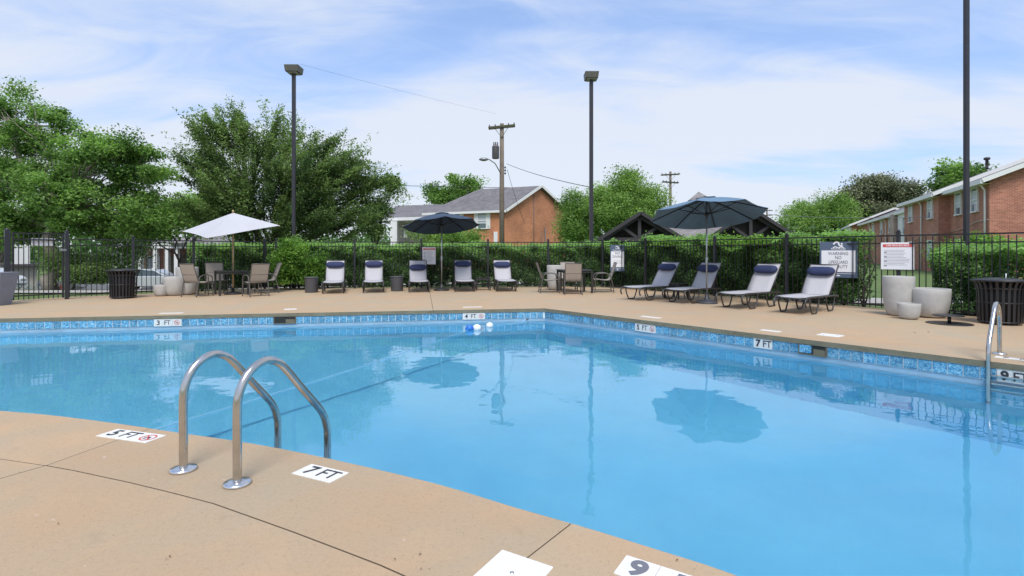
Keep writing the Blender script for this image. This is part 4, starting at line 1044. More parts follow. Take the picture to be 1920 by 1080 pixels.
Lc = (V2(A3)-V2(A2)).length
fence(A2, A3, 'black metal picket fence run behind the four right loungers and the planters', posts_at(A2, A3, 1210, 1340, 1475, 1685)+[12.6, 15.0])
fence((-17.5, 11.2), G0, 'short black picket fence run left of the gate at the edge of the photo', [.1, 2.6])
gt = thing('metal_gate', 'black metal picket gate between two thick posts at the left', 'gate', (G0[0], G0[1], 0), math.atan2(G1[1]-G0[1], G1[0]-G0[0]))
gl_ = (V2(G1)-V2(G0)).length
for x, w in ((0, .115), (gl_, .085)):
    q = MB(); q.box((x, 0, .95), (w, w, 1.92)); q.lathe([(w*.5, 0), (w*.3, .03), (.01, .05)], (x, 0, 1.91), 8); q.build('gate_post', M_['post_metal'], gt, .004, 1)
for z in (1.83, 1.66, .16): MB().box((gl_/2+.01, 0, z), (gl_-.17, .035, .035)).build('gate_rail', M_['black_metal'], gt)
for x in (.115, gl_-.085): MB().box((x, 0, .95), (.04, .04, 1.80)).build('stile', M_['black_metal'], gt)
for i in range(9): MB().box((.12+(gl_-.21)*(i+1)/10, 0, .93), (.018, .018, 1.76)).build('picket', M_['black_metal'], gt)
MB().box((gl_-.10, -.06, 1.38), (.14, .09, .06)).build('latch', M_['galv'], gt, .01, 2)
sg = thing('gate_sign', 'small blank white board fixed to the upper bars of the gate', 'sign', (G0[0]+(G1[0]-G0[0])*.55, G0[1]+(G1[1]-G0[1])*.55+.04, 1.6), math.atan2(G1[1]-G0[1], G1[0]-G0[0]))
MB().box((0, .012, 0), (.46, .008, .20)).build('board', M_['sign_white'], sg, .002, 1)

# ------------------------------------------------------------------ lettering
def text_mesh(s, size, m, ext=.0015, bold=0):
    c = bpy.data.curves.new('lettering', 'FONT'); c.body = s; c.size = size; c.extrude = ext; c.align_x = 'CENTER'; c.align_y = 'CENTER'; c.offset = bold; c.resolution_u = 4
    o = bpy.data.objects.new('tmp', c); COL.objects.link(o); bpy.context.view_layer.update()
    me = bpy.data.meshes.new_from_object(o.evaluated_get(bpy.context.evaluated_depsgraph_get())); bpy.data.objects.remove(o); me.name = 'lettering'
    me.materials.clear(); me.materials.append(m); return me
def put_text(s, size, m, parent, x, y, upright=True, off=-.006, bold=0, sx=1):
    """text on the local XZ face (facing -Y) when upright, else on the local XY face (facing up)"""
    o = bpy.data.objects.new('lettering', text_mesh(s, size, m, .0012, bold)); COL.objects.link(o); o.parent = parent
    if upright: o.rotation_euler = (R(90), 0, 0); o.location = (x, off, y)
    else: o.location = (x, y, off)
    o.scale = (sx, 1, 1); return o
def no_diving(parent, x, y, r, upright=True, off=-.006, m='sign_red'):
    mb = MB(); n = 24
    for k in range(n):
        a, b = 2*pi*k/n, 2*pi*(k+1)/n
        mb.add([(cos(t)*q, sin(t)*q, 0) for t, q in ((a, r), (b, r), (b, r*.80), (a, r*.80))], [(0, 1, 2, 3)])
    mb.bar((-r*.6, r*.6, 0), (r*.6, -r*.6, 0), r*.16, .001)
    o = mb.build('no_diving_symbol', M_[m], parent)
    f = MB(); f.bar((-r*.5, -.1*r, 0), (r*.25, .25*r, 0), r*.17, .001); f.bar((r*.15, .2*r, .0005), (r*.45, -.35*r, .0005), r*.12, .001); f.bar((-r*.35, -.45*r, .0005), (r*.3, -.5*r, .0005), r*.10, .001)
    o2 = f.build('diver', M_['ink'], parent)
    for q in (o, o2):
        if upright: q.rotation_euler = (R(90), 0, 0); q.location = (x, off, y)
        else: q.location = (x, y, off)
def wall_marker(txt, wall, spn, n, ang, sym, label):
    mid = wall(sum(spn)/2); w = spn[1]-spn[0]
    t = thing('depth_marker', label, 'depth marker', (mid[0]-n[0]*.015, mid[1]-n[1]*.015, -.155), ang, 'depth markers on the pool wall')
    k = 3 if sym else 2
    for i in range(k): MB().box(((i-(k-1)/2)*w/k, 0, 0), (w/k-.003, .010, .150)).build('tile', M_['marker_white'], t, .0015, 1)
    if sym:
        put_text(txt[0], .135, M_['ink'], t, -w*.34, -.002, bold=.0035); put_text(txt[1:], .135, M_['ink'], t, w*-.02, -.002, bold=.0008, sx=.85); no_diving(t, w*.33, 0, .052)
    else:
        put_text(txt[0], .150, M_['ink'], t, -w*.25, -.002, bold=.006); put_text(txt[1:], .150, M_['ink'], t, w*.23, -.002, bold=.002, sx=.85)
wall_marker('3FT', wallL, sL['3'], nL, angL, 1, 'white tile marker reading 3 FT with red symbol on the far left wall')
wall_marker('4FT', wallL, sL['4'], nL, angL, 1, 'white tile marker reading 4 FT on the far wall behind the floats')
wall_marker('5FT', wallR, sR['5'], nR, angR, 1, 'white tile marker reading 5 FT with no diving symbol on the right wall')
wall_marker('7FT', wallR, sR['7'], nR, angR, 0, 'white tile marker reading 7 FT on the right wall left of the skimmer')
wall_marker('9FT', wallR, sR['9'], nR, angR, 0, 'white tile marker reading 9 FT behind the right ladder')
def deck_marker(txt, c, ang, w, d, sym, label, k, dx=0):
    t = thing('depth_marker', label, 'depth marker', (c[0], c[1], .0015), ang, 'depth markers set in the deck')
    for i in range(k): MB().box(((i-(k-1)/2)*w/k, 0, 0), (w/k-.002, d, .006)).build('tile', M_['marker_white'], t, .001, 1)
    if txt:
        if sym:
            put_text(txt[0], d*.92, M_['ink'], t, -w*.33, 0, False, .0042, .003); put_text(txt[1:], d*.92, M_['ink'], t, -w*.02, 0, False, .0042, .0008, .85); no_diving(t, w*.34, 0, d*.36, False, .0045)
        elif k == 2:
            put_text(txt[0], d*.92, M_['ink'], t, -w*.25, 0, False, .0042, .002); put_text(txt[1:], d*.92, M_['ink'], t, w*.2, 0, False, .0042, .0, .9)
        else:
            put_text(txt[0], d*1.0, M_['ink_soft'], t, -w*.33, 0, False, .0042, .006); put_text(txt[1:], d*.92, M_['ink_soft'], t, w*.16, 0, False, .0042, .005)
def mid(*p): return (sum(q[0] for q in p)/len(p), sum(q[1] for q in p)/len(p))
q = [gp(181.3, 817.8), gp(217.8, 805), gp(310.5, 816.3), gp(275.6, 832)]; c = mid(*q)
deck_marker('5FT', c, math.atan2(q[2][1]-q[1][1], q[2][0]-q[1][0])*.5+math.atan2(q[3][1]-q[0][1], q[3][0]-q[0][0])*.5, .475, .158, 1, 'white 5 FT depth marker in the near deck, left of the ladder', 3)
q = [gp(546.9, 889), gp(583.7, 870.5), gp(654.3, 886.9), gp(618.7, 906.3)]; c = mid(*q)
deck_marker('7FT', c, math.atan2(q[2][1]-q[1][1], q[2][0]-q[1][0]), .305, .155, 0, 'white 7 FT depth marker in the near deck just right of the ladder', 2)
q0, q1, q2 = gp(1145, 1073), gp(1175.5, 1042.5), gp(1240, 1063); an = math.atan2(q2[1]-q1[1], q2[0]-q1[0]); ux = Vector((cos(an), sin(an))); uy = Vector((-sin(an), cos(an)))
c = V2(q1)+ux*.225-uy*.076
deck_marker('9FT', (c.x, c.y), an, .455, .152, 0, 'large 9 FT depth marker cut by the bottom edge of the photo', 3)
for (p0, y0), (p1, y1), lab in (((296, 588), (347, 586.5), 'leftmost pale deck marker, above the 3 FT tile'), ((866, 576), (906, 575.5), 'pale deck marker behind the floats, above 4 FT')):
    a, b = gp(p0, y0), gp(p1, y1); deck_marker('', mid(a, b), angL, .46, .13, 0, lab, 3)
for (p0, y0), lab, w in (((1220, 594.8), 'pale deck marker above the 5 FT tile of the right wall', .46), ((1445, 620.5), 'pale deck marker above the 7 FT wall tile', .32), ((1906, 673.5), 'pale deck marker beside the right ladder', .40)):
    a = gp(p0, y0); deck_marker('7FT' if w == .40 else '', a, angR, w, .13, 0, lab, 2)
# skimmer lids
def skimmer_lid(c, ang, s, label, sy=None):
    t = thing('skimmer_lid', label, 'skimmer lid', (c[0], c[1], .002), ang, 'skimmer lids')
    MB().box((0, 0, 0), (s, sy or s, .010)).build('cover', M_['marker_white'], t, .002, 1)
    for dx in ((0,) if s < .3 else (-.1, .1)): MB().lathe([(.009, 0), (.009, .002), (.004, .003)], (dx, 0, .005), 12).build('screw', M_['stainless'], t)
skimmer_lid((.0, 2.185), math.atan2(-.129, .215), .252, 'square white skimmer lid cut by the bottom edge of the photo')
skimmer_lid(gp(545, 579.8), angL, .27, 'small pale skimmer lid on the far deck above the left skimmer', .2)
skimmer_lid(gp(1557, 628.8), angR, .32, 'pale skimmer lid on the right deck above the dark skimmer opening', .26)

# ------------------------------------------------------------------ ladders
def ladder(base1, sep, nrm, label, treads):
    """base1: foot of the first rail; sep: vector to the second; nrm: unit vector towards the water"""
    ang = math.atan2(nrm[1], nrm[0]) - pi/2
    t = thing('pool_ladder', label, 'ladder', (base1[0], base1[1], 0), ang, 'stainless pool ladders')
    prof = [(0, 0), (0, .2), (0, .42), (.012, .51), (.055, .595), (.125, .65), (.205, .668), (.285, .64), (.35, .58), (.47, .44), (.60, .295), (.66, .215), (.69, .13), (.70, .04), (.70, -.3), (.70, -1.2)]
    P = smooth_path([(0, d, z) for d, z in prof], 4); w = Vector(sep).length
    for x in (0, w):
        MB().tube([(x, p.y, p.z) for p in P], .0245, 18).build('rail', M_['stainless'], t)
        e = MB().lathe([(.074, 0), (.076, .008), (.070, .016), (.040, .022), (.026, .024)], (x, 0, .001), 28); e.build('escutcheon', M_['chrome_plate'], t)
        MB().lathe([(.007, 0), (.007, .004), (.003, .006)], (x, .58, .345), 8).build('bolt', M_['chrome_plate'], t)
    for z in treads:
        q = MB(); q.box((w/2, .67, z), (w-.05, .085, .022)); q.build('tread', M_['stainless'], t, .004, 2)
b1 = gp(344, 881.5); b2 = gp(445, 908); sp = (b2[0]-b1[0], b2[1]-b1[1]); l_ = math.hypot(*sp); n_ = (-sp[1]/l_, sp[0]/l_)
ladder(b1, sp, n_, 'near stainless pool ladder with two tall handrails on the concrete deck', (-.62, -.9))
fb_ = gp(1874, 664)
# second rail is out of frame to the right
ladder((fb_[0]+WD[0]*.50, fb_[1]+WD[1]*.50), (.5, 0), nR, 'far stainless pool ladder at the right edge in front of the 9 FT marker', (-.17, -.265, -.55))

# ------------------------------------------------------------------ sun loungers
def make_lounger():
    t = thing('sun_lounger', '', 'sun lounger')
    cm = M_['charcoal_metal']; hw = .32
    for s in (-1, 1):
        x = s*hw
        P = smooth_path([(x, -.42, .16), (x, -.46, .25), (x, -.40, .335), (x, -.22, .365), (x, .3, .355), (x, .9, .345), (x, 1.28, .335), (x, 1.36, .30)], 3)
        MB().tube(P, .020, 8).build('side_rail', cm, t)
        for yc in (0, .88):
            P = smooth_path([(x, yc-.24, .345), (x, yc-.225, .22), (x, yc-.15, .07), (x, yc-.10, .022), (x, yc+.10, .022), (x, yc+.15, .07), (x, yc+.225, .22), (x, yc+.24, .345)], 3)
            MB().tube(P, .017, 7).build('leg', cm, t)
        MB().tube([(s*.30, .88, .36), (s*.30, 1.42, 1.03)], .015, 7).build('back_frame', cm, t)
    for y, z in ((-.40, .34), (.04, .335), (.90, .33), (1.33, .31)): MB().tube([(-hw, y, z), (hw, y, z)], .014, 6).build('cross_bar', cm, t)
    MB().tube([(-.30, 1.42, 1.03), (.30, 1.42, 1.03)], .015, 6).build('cross_bar', cm, t)
    for s in (-1, 1): MB().tube([(s*.27, 1.15, .70), (s*.27, 1.30, .34)], .011, 6).build('back_prop', cm, t)
    def sling_mesh(pts, w):
        mb = MB(); n = len(pts)
        for q in (0, -.008):
            pass
        vs = []
        for y, z in pts:
            for k in range(5):
                u_ = (k/4-.5)*2; vs.append((u_*w, y, z-.018*(1-u_*u_)))
        top = len(vs); vs += [(x, y, z-.007) for x, y, z in vs]
        fs = [(i*5+k, i*5+k+1, (i+1)*5+k+1, (i+1)*5+k) for i in range(n-1) for k in range(4)]
        fs += [tuple(top+j for j in reversed(f)) for f in fs]
        for i in range(n-1): fs += [(i*5, (i+1)*5, top+(i+1)*5, top+i*5), (i*5+4, top+i*5+4, top+(i+1)*5+4, (i+1)*5+4)]
        mb.add(vs, fs, True); return mb
    sling_mesh([(-.36, .372), (-.3, .380), (0, .381), (.45, .378), (.86, .372)], .295).build('seat_sling', M_['sling'], t)
    sling_mesh([(.88+.54*k, .375+.665*k) for k in (0, .2, .4, .6, .8, 1.0)], .292).build('back_sling', M_['sling'], t)
    return t
def pillow_mesh():
    mb = MB(); n = 10; m = 18; vs = []
    for i in range(n+1):
        u_ = i/n*2-1; r = (1-abs(u_)**7*.62); bul = 1-.06*u_*u_
        for k in range(m):
            a = 2*pi*k/m; vs.append((u_*.295, cos(a)*.072*r*bul, sin(a)*.118*r*bul))
    fs = [(i*m+k, i*m+(k+1) % m, (i+1)*m+(k+1) % m, (i+1)*m+k) for i in range(n) for k in range(m)]
    fs += [tuple(range(m)), tuple(n*m+k for k in range(m))]
    mb.add(vs, fs, True); return mb.mesh('pillow', M_['pillow'])
pil_me = pillow_mesh(); strap_me = MB().box((0, 0, 0), (.03, .006, .30)).mesh('strap', M_['pillow'])
proto = make_lounger(); proto['group'] = 'sling sun loungers around the pool'
spots = []
la = angL
for i, (x, y, lab, ph) in enumerate([(-5.76, 17.2, 'first sun lounger from the left, beside the round side table and the light shrub', .78), (-4.56, 17.55, 'second sun lounger from the left, with its headrest near the top', .80),
        (-3.10, 17.75, 'sun lounger just left of the dark umbrella pole, with its pillow set low', .62), (-1.60, 18.0, 'sun lounger just right of the dark umbrella pole', .79), (-.2, 18.1, 'fifth sun lounger, next to the low dark side table and nearest the patio table', .76)]):
    spots.append((x, y, [.27, .24, .20, .14, .13][i], lab, ph))
ra = math.atan2(.62, .78) - pi/2
for i, (px, py, lab, ph) in enumerate([(1201, 562, 'first sun lounger of the right row, left of the slate umbrella', .77), (1281, 567.5, 'sun lounger behind the slate umbrella pole', .75), (1386, 577.5, 'third sun lounger of the right row, between the slate umbrella and the pool rules sign', .78), (1497, 586.8, 'nearest sun lounger of the right row, in front of the pool rules sign', .76)]):
    c = gp(px, py); spots.append((c[0], c[1], ra + [0, .03, -.02, .02][i], 'light grey sling ' + lab, ph))
for i, (x, y, a, lab, ph) in enumerate(spots):
    if not lab.startswith('light'): lab = 'light grey sling ' + lab
    # the label stays within sixteen words
    o = proto if i == 0 else dup(proto, (x, y, 0), a)
    o.location = (x, y, 0); o.rotation_euler = (0, 0, a); o['label'] = ' '.join(lab.split()[:16])
    k = ph
    lounger = o
# headrest pillows are strapped to each lounger
for o, sp_ in zip([q for q in bpy.data.objects if q.name.startswith('sun_lounger') and q.parent is None], [None]*9):
    pass
lg = {}
for q in bpy.data.objects:
    if q.name.split('.')[0] == 'sun_lounger' and q.parent is None: lg[(round(q.location.x, 3), round(q.location.y, 3))] = q
for x, y, a, lab, ph in spots:
    q = lg[(round(x, 3), round(y, 3))]
    p = inst(pil_me, 'headrest', q, (0, .88+.54*(ph-.05)-.052, .375+.665*(ph-.05)+.037)); p.rotation_euler = (R(-39), 0, 0)

# ------------------------------------------------------------------ umbrellas
def octa_umbrella(x, y, ztop, rad, tilt, label, canvas, base_m, nseg=8, rot=.2, zrim=.42, base_h=.10, base_r=.27):
    """tilt: (dx, dy) slope of the rim plane"""
    t = thing('patio_umbrella', label, 'umbrella', (x, y, 0), 0, 'navy market umbrellas')
    def pt(k, f, sub=0):
        a = rot+2*pi*(k)/nseg; r = rad*f; px_, py_ = cos(a)*r, sin(a)*r
        z = ztop - zrim*(f**1.25) + tilt[0]*px_ + tilt[1]*py_
        return Vector((px_, py_, z))
    mb = MB(); rings = [0, .18, .4, .62, .82, 1.0]; sub = 4; vs = []
    def cp(kk, f):
        k0 = math.floor(kk); fr_ = kk-k0; a, b = pt(k0, f), pt(k0+1, f); p = a.lerp(b, fr_)
        p.z -= .045*f*math.sin(pi*fr_)     # fabric hangs a little between ribs
        p *= 1; return p
    m = nseg*sub
    for f in rings:
        for k in range(m): vs.append(cp(k/sub, f))
    fs = [(i*m+k, i*m+(k+1) % m, (i+1)*m+(k+1) % m, (i+1)*m+k) for i in range(len(rings)-1) for k in range(m)]
    n0 = len(vs); off = Vector((0, 0, .006)); vs += [v+off for v in vs]; fs2 = [tuple(n0+j for j in reversed(f)) for f in fs]
    edge = [((len(rings)-1)*m+k, (len(rings)-1)*m+(k+1) % m, n0+(len(rings)-1)*m+(k+1) % m, n0+(len(rings)-1)*m+k) for k in range(m)]
    mb.add(vs, fs+fs2+edge, False); o = mb.build('canopy', canvas, t)
    v = MB()  # small vent cap
    vv = [cp(k/sub, .22)+Vector((0, 0, .03)) for k in range(m)] + [Vector((0, 0, ztop+.045))]
    v.add(vv, [(k, (k+1) % m, m) for k in range(m)]); v.build('vent_cap', canvas, t)
    hub = ztop-.42
    for k in range(nseg):
        r = MB(); a = pt(k, .03)-Vector((0, 0, .02)); b = pt(k, .5)-Vector((0, 0, .02)); c = pt(k, .99)-Vector((0, 0, .015))
        r.bar(a, b, .012, .022); r.bar(b, c, .012, .022); rb = r.build('rib', M_['rib_metal'], t)
        MB().bar((cos(rot+2*pi*k/nseg)*.03, sin(rot+2*pi*k/nseg)*.03, hub), pt(k, .48)-Vector((0, 0, .03)), .010, .018).build('strut', M_['rib_metal'], rb)
    MB().lathe([(.045, -.05), (.05, 0), (.045, .05)], (0, 0, hub), 14).build('hub', M_['rib_metal'], t)
    MB().tube([(0, 0, base_h), (0, 0, ztop-.02)], .021, 12).build('pole', M_['silver_pole'], t)
    MB().lathe([(.028, 0), (.032, .03), (.032, .16), (.024, .2)], (0, 0, 1.0), 12).build('crank_collar', M_['silver_pole'], t)
    bs = MB(); bs.lathe([(base_r, 0), (base_r, .03), (base_r*.8, .06), (base_r*.35, .085), (.06, .10), (.04, .22), (.03, .24)], (0, 0, 0), 30); bs.build('base', base_m, t)
    return t
octa_umbrella(F(828)*18.4, 18.4, 2.66, 1.33, (.075, -.165), 'dark navy umbrella on a silver pole between the left loungers', M_['navy_canvas'], M_['table_metal'], rot=.22)
u3 = gp(1325, 568.5)
octa_umbrella(u3[0], u3[1], 2.72, 1.45, (-.01, -.20), 'slate blue umbrella on a silver pole with grey base in the right lounger row', M_['slate_canvas'], M_['base_plastic'], rot=.28, zrim=.44)
# ivory square umbrella
Ax, Ay = F(437)*16.75, 16.75
t = thing('patio_umbrella', 'large ivory square umbrella on a wooden pole over the left patio table', 'umbrella', (Ax, Ay, 0))
apx = Vector((0, 0, EYE+.074*16.75)); cn = [Vector((-1.52, -.1, 1.975)), Vector((-.1, -1.30, 1.735)), Vector((1.45, .05, 2.165)), Vector((.05, 1.38, 2.40))]
mb = MB(); vs = []; rings = [0, .25, .5, .75, 1]; m = 24
for f in rings:
    for k in range(m):
        s_ = k//6; fr_ = (k % 6)/6; e_ = cn[s_].lerp(cn[(s_+1) % 4], fr_); pull = .075*math.sin(pi*fr_)*f
        p = apx.lerp(e_, f); cx_ = Vector((0, 0, p.z)); p = p.lerp(cx_, pull); p.z += -.05*math.sin(pi*f)*0 - .03*math.sin(pi*fr_)*f*0; vs.append(p)
fs = [(i*m+k, i*m+(k+1) % m, (i+1)*m+(k+1) % m, (i+1)*m+k) for i in range(4) for k in range(m)]
n0 = len(vs); vs += [v-Vector((0, 0, .006)) for v in vs]; fs += [tuple(n0+j for j in reversed(f)) for f in fs] + [(4*m+k, 4*m+(k+1) % m, n0+4*m+(k+1) % m, n0+4*m+k) for k in range(m)]
mb.add(vs, fs); mb.build('canopy', M_['ivory_canvas'], t)
for c in cn:
    r = MB(); r.bar(apx*1-Vector((0, 0, .05)), c-Vector((0, 0, .02)), .015, .03); rb = r.build('rib', M_['wood_pole'], t)
    MB().bar((0, 0, 2.08), apx.lerp(c, .5)-Vector((0, 0, .04)), .014, .024).build('strut', M_['wood_pole'], rb)
MB().tube([(0, 0, .1), (0, 0, apx.z+.03)], .024, 12).build('pole', M_['wood_pole'], t)
MB().lathe([(.01, .08), (.035, .05), (.03, .0)], (0, 0, apx.z+.01), 12).build('finial', M_['wood_pole'], t)
MB().lathe([(.25, 0), (.25, .03), (.2, .06), (.06, .09), (.035, .2)], (0, 0, 0), 24).build('base', M_['table_metal'], t)
# umbrella stand without a pole
c = gp(1780, 607)
t = thing('umbrella_stand', 'low black umbrella stand without a pole, on the deck before the wide planter', 'umbrella stand', (c[0], c[1], 0))
MB().lathe([(.35, 0), (.355, .008), (.34, .014)], (0, 0, .001), 36).build('ground_plate', M_['table_metal'], t)
MB().tube([(0, 0, .012), (0, 0, .14)], .028, 12).build('stem', M_['table_metal'], t)
MB().lathe([(.02, -.012), (.235, -.004), (.24, .008), (.22, .016), (.03, .02)], (-.02, 0, .15), 32).build('disc', M_['table_metal'], t)

# ------------------------------------------------------------------ tables and chairs
def patio_table(x, y, rz, s, label, leg_w=.055):
    t = thing('patio_table', label, 'table', (x, y, 0), rz, 'dark square patio tables')
    MB().box((0, 0, .735), (s, s, .025)).build('tabletop', M_['table_metal'], t, .006, 2)
    a = MB()
    for sg_ in (-1, 1): a.box((0, sg_*(s/2-.04), .69), (s-.14, .02, .065)); a.box((sg_*(s/2-.04), 0, .69), (.02, s-.14, .065))
    a.build('apron', M_['table_metal'], t)
    for sx in (-1, 1):
        for sy in (-1, 1): MB().box((sx*(s/2-.04), sy*(s/2-.04), .361), (leg_w, leg_w, .722)).build('leg', M_['table_metal'], t)
patio_table(Ax+.02, Ay-.12, R(38), .86, 'dark square patio table under the ivory umbrella')
patio_table(F(1077)*17.6, 17.6, R(8), 1.0, 'dark square patio table at the fence corner, left of the no diving sign')
def make_chair():
    t = thing('patio_chair', '', 'chair', (0, 0, 0), 0, 'tan sling patio chairs')
    hw = .27; fm = M_['chair_frame']
    for s in (-1, 1):
        x = s*hw
        MB().tube(smooth_path([(x, -.33, .0), (x, -.29, .25), (x, -.24, .47), (x, -.20, .58), (x, -.08, .635), (x, .14, .63), (x, .245, .58), (x, .265, .45), (x, .28, .2), (x, .29, 0)], 3), .016, 8).build('leg', fm, t)
        MB().tube(smooth_path([(x*.93, -.42, .98), (x*.93, -.36, .80), (x*.93, -.27, .55), (x*.93, -.20, .425), (x*.93, -.05, .405), (x*.93, .16, .43), (x*.93, .27, .43), (x*.93, .30, .39)], 3), .013, 8).build('sling_rail', fm, t)
        MB().tube([(x, -.325, .07), (x, .285, .07)], .011, 6).build('foot_rail', fm, t)
    for w_, y, z, r_ in ((hw, -.255, .42, .012), (hw, .27, .36, .012), (hw*.93, -.42, .98, .013), (hw*.93, -.315, .66, .007)): MB().tube([(-w_, y, z), (w_, y, z)], r_, 6).build('cross_bar', fm, t)
    pts = [(p.y, p.z) for p in smooth_path([(0, -.415, .965), (0, -.36, .80), (0, -.27, .55), (0, -.20, .43), (0, -.05, .41), (0, .16, .435), (0, .28, .425)], 3)]
    mb = MB(); vs = []
    for y, z in pts:
        for k in range(3): vs.append(((k-1)*hw*.9, y, z))
    n = len(vs); vs += [(x, y-.004, z-.006) for x, y, z in vs]
    fs = [(i*3+k, i*3+k+1, (i+1)*3+k+1, (i+1)*3+k) for i in range(len(pts)-1) for k in range(2)]; fs += [tuple(n+j for j in reversed(f)) for f in fs]
    mb.add(vs, fs, True)
    me_b = MB(); mb.build('sling', M_['tan_sling'], t)
    return t
ch = make_chair()
chairs = [(-9.42, 16.0, (.25, .97), 'patio chair seen from behind at the left side of the ivory umbrella table'),
          (-9.42, 17.0, (.62, -.78), 'patio chair facing the pool on the far side of the ivory umbrella table'),
          (-7.72, 16.05, (-.72, .70), 'patio chair seen from behind at the right side of the ivory umbrella table'),
          (-7.98, 17.3, (-.80, -.60), 'patio chair at the far right of the ivory umbrella table beside the shrub'),
          (F(1074)*16.85, 16.85, (.05, 1), 'patio chair with its back to the pool at the corner table'),
          (F(1066)*18.35, 18.35, (0, -1), 'patio chair facing the pool on the fence side of the corner table'),
          (F(1030)*17.5, 17.5, (1, .05), 'patio chair seen from its left side, left of the corner table'),
          (F(1130)*17.6, 17.6, (-1, .03), 'patio chair seen side on, right of the corner table')]
for i, (x, y, d, lab) in enumerate(chairs):
    a = math.atan2(d[1], d[0])-pi/2
    o = ch if i == 0 else dup(ch, (x, y, 0), a); o.location = (x, y, 0); o.rotation_euler = (0, 0, a); o['label'] = 'tan sling ' + lab
def round_table_(px, Y, label):
    t = thing('side_table', label, 'side table', (F(px)*Y, Y, 0), 0, 'round grey side tables')
    MB().lathe([(.20, .0), (.205, .02), (.208, .46), (.215, .48)], (0, 0, 0), 28).build('drum', M_['side_table'], t)
    MB().lathe([(.222, .0), (.226, .01), (.222, .025), (.19, .027)], (0, 0, .48), 28).build('tabletop', M_['side_table'], t)
round_table_(584, 17.55, 'round grey side table left of the first lounger'); round_table_(744.5, 18.2, 'round grey side table between the second and third loungers')
def slat_table(px, Y, rz, label, s=.5, h=.43):
    t = thing('side_table', label, 'side table', (F(px)*Y, Y, 0), rz, 'small square slatted side tables')
    for k in range(7): MB().box(((k-3)*s/7, 0, h-.01), (s/7-.012, s, .018)).build('slat', M_['table_metal'], t)
    a = MB()
    for q in (-1, 1): a.box((0, q*(s/2-.02), h-.045), (s-.06, .022, .045)); a.box((q*(s/2-.02), 0, h-.045), (.022, s-.084, .045))
    a.build('apron', M_['table_metal'], t)
    for sx in (-1, 1):
        for sy in (-1, 1): MB().box((sx*(s/2-.02), sy*(s/2-.02), (h-.02)/2), (.035, .035, h-.022)).build('leg', M_['table_metal'], t)
slat_table(905.5, 18.6, .15, 'low dark square side table between the fourth and fifth loungers')
slat_table(1268, 15.3, ra, 'low dark square side table between the first two right loungers')

# ------------------------------------------------------------------ planters
def planter(x, y, w, h, label, group='rounded pale planters', m='fiberglass', taper=.86):
    t = thing('planter', label, 'planter', (x, y, 0), 0, group)
    r = w/2; prof = [(r*.30, 0), (r*.62, .012), (r*.74, h*.06), (r*.84, h*.17), (r*.92, h*.34), (r*.97, h*.55), (r*.995, h*.8), (r, h*.985), (r*.985, h), (r*.93, h), (r*.92, h*.97), (r*.90, h*.8)]
    MB().lathe(prof, (0, 0, 0), 40, cap=True).build('pot', M_[m], t)
    MB().lathe([(.01, h*.82), (r*.905, h*.82)], (0, 0, 0), 40, cap=False).build('soil', M_['mulch'], t)
planter(F(1684.5)*11.15, 11.15, .57, .82, 'tall pale rounded planter below the white rules sign')
planter(F(1744)*10.85, 10.85, .68, .585, 'wide pale rounded planter between the tall planter and the right litter bin')
planter(F(1704.5)*10.55, 10.55, .39, .31, 'smallest pale planter in front of the tall and wide ones')
planter(F(351)*16.6, 16.6, .62, .86, 'tall pale planter behind the chairs of the ivory umbrella table')
planter(F(328)*16.35, 16.35, .66, .58, 'medium pale planter left of the ivory umbrella table')
planter(F(301.5)*16.1, 16.1, .40, .34, 'smallest pale planter between the left litter bin and the medium planter')
planter(F(1041)*18.9, 18.9, .60, .86, 'pale rounded planter behind the left chair of the corner table')
t = thing('planter', 'tapered square grey planter cut by the left edge of the photo', 'planter', (-12.86, 13.3, 0), .15)
w0, w1, h = .40, .62, .82
q = MB(); q.add([(-w0/2, -w0/2, 0), (w0/2, -w0/2, 0), (w0/2, w0/2, 0), (-w0/2, w0/2, 0), (-w1/2, -w1/2, h), (w1/2, -w1/2, h), (w1/2, w1/2, h), (-w1/2, w1/2, h),
      (-w1/2+.04, -w1/2+.04, h), (w1/2-.04, -w1/2+.04, h), (w1/2-.04, w1/2-.04, h), (-w1/2+.04, w1/2-.04, h), (-w1/2+.05, -w1/2+.05, h-.1), (w1/2-.05, -w1/2+.05, h-.1), (w1/2-.05, w1/2-.05, h-.1), (-w1/2+.05, w1/2-.05, h-.1)],
      [(0,3,2,1),(0,1,5,4),(1,2,6,5),(2,3,7,6),(3,0,4,7),(4,5,9,8),(5,6,10,9),(6,7,11,10),(7,4,8,11),(8,9,13,12),(9,10,14,13),(10,11,15,14),(11,8,12,15),(12,13,14,15)])
q.build('pot', M_['grey_planter'], t, .004, 1)

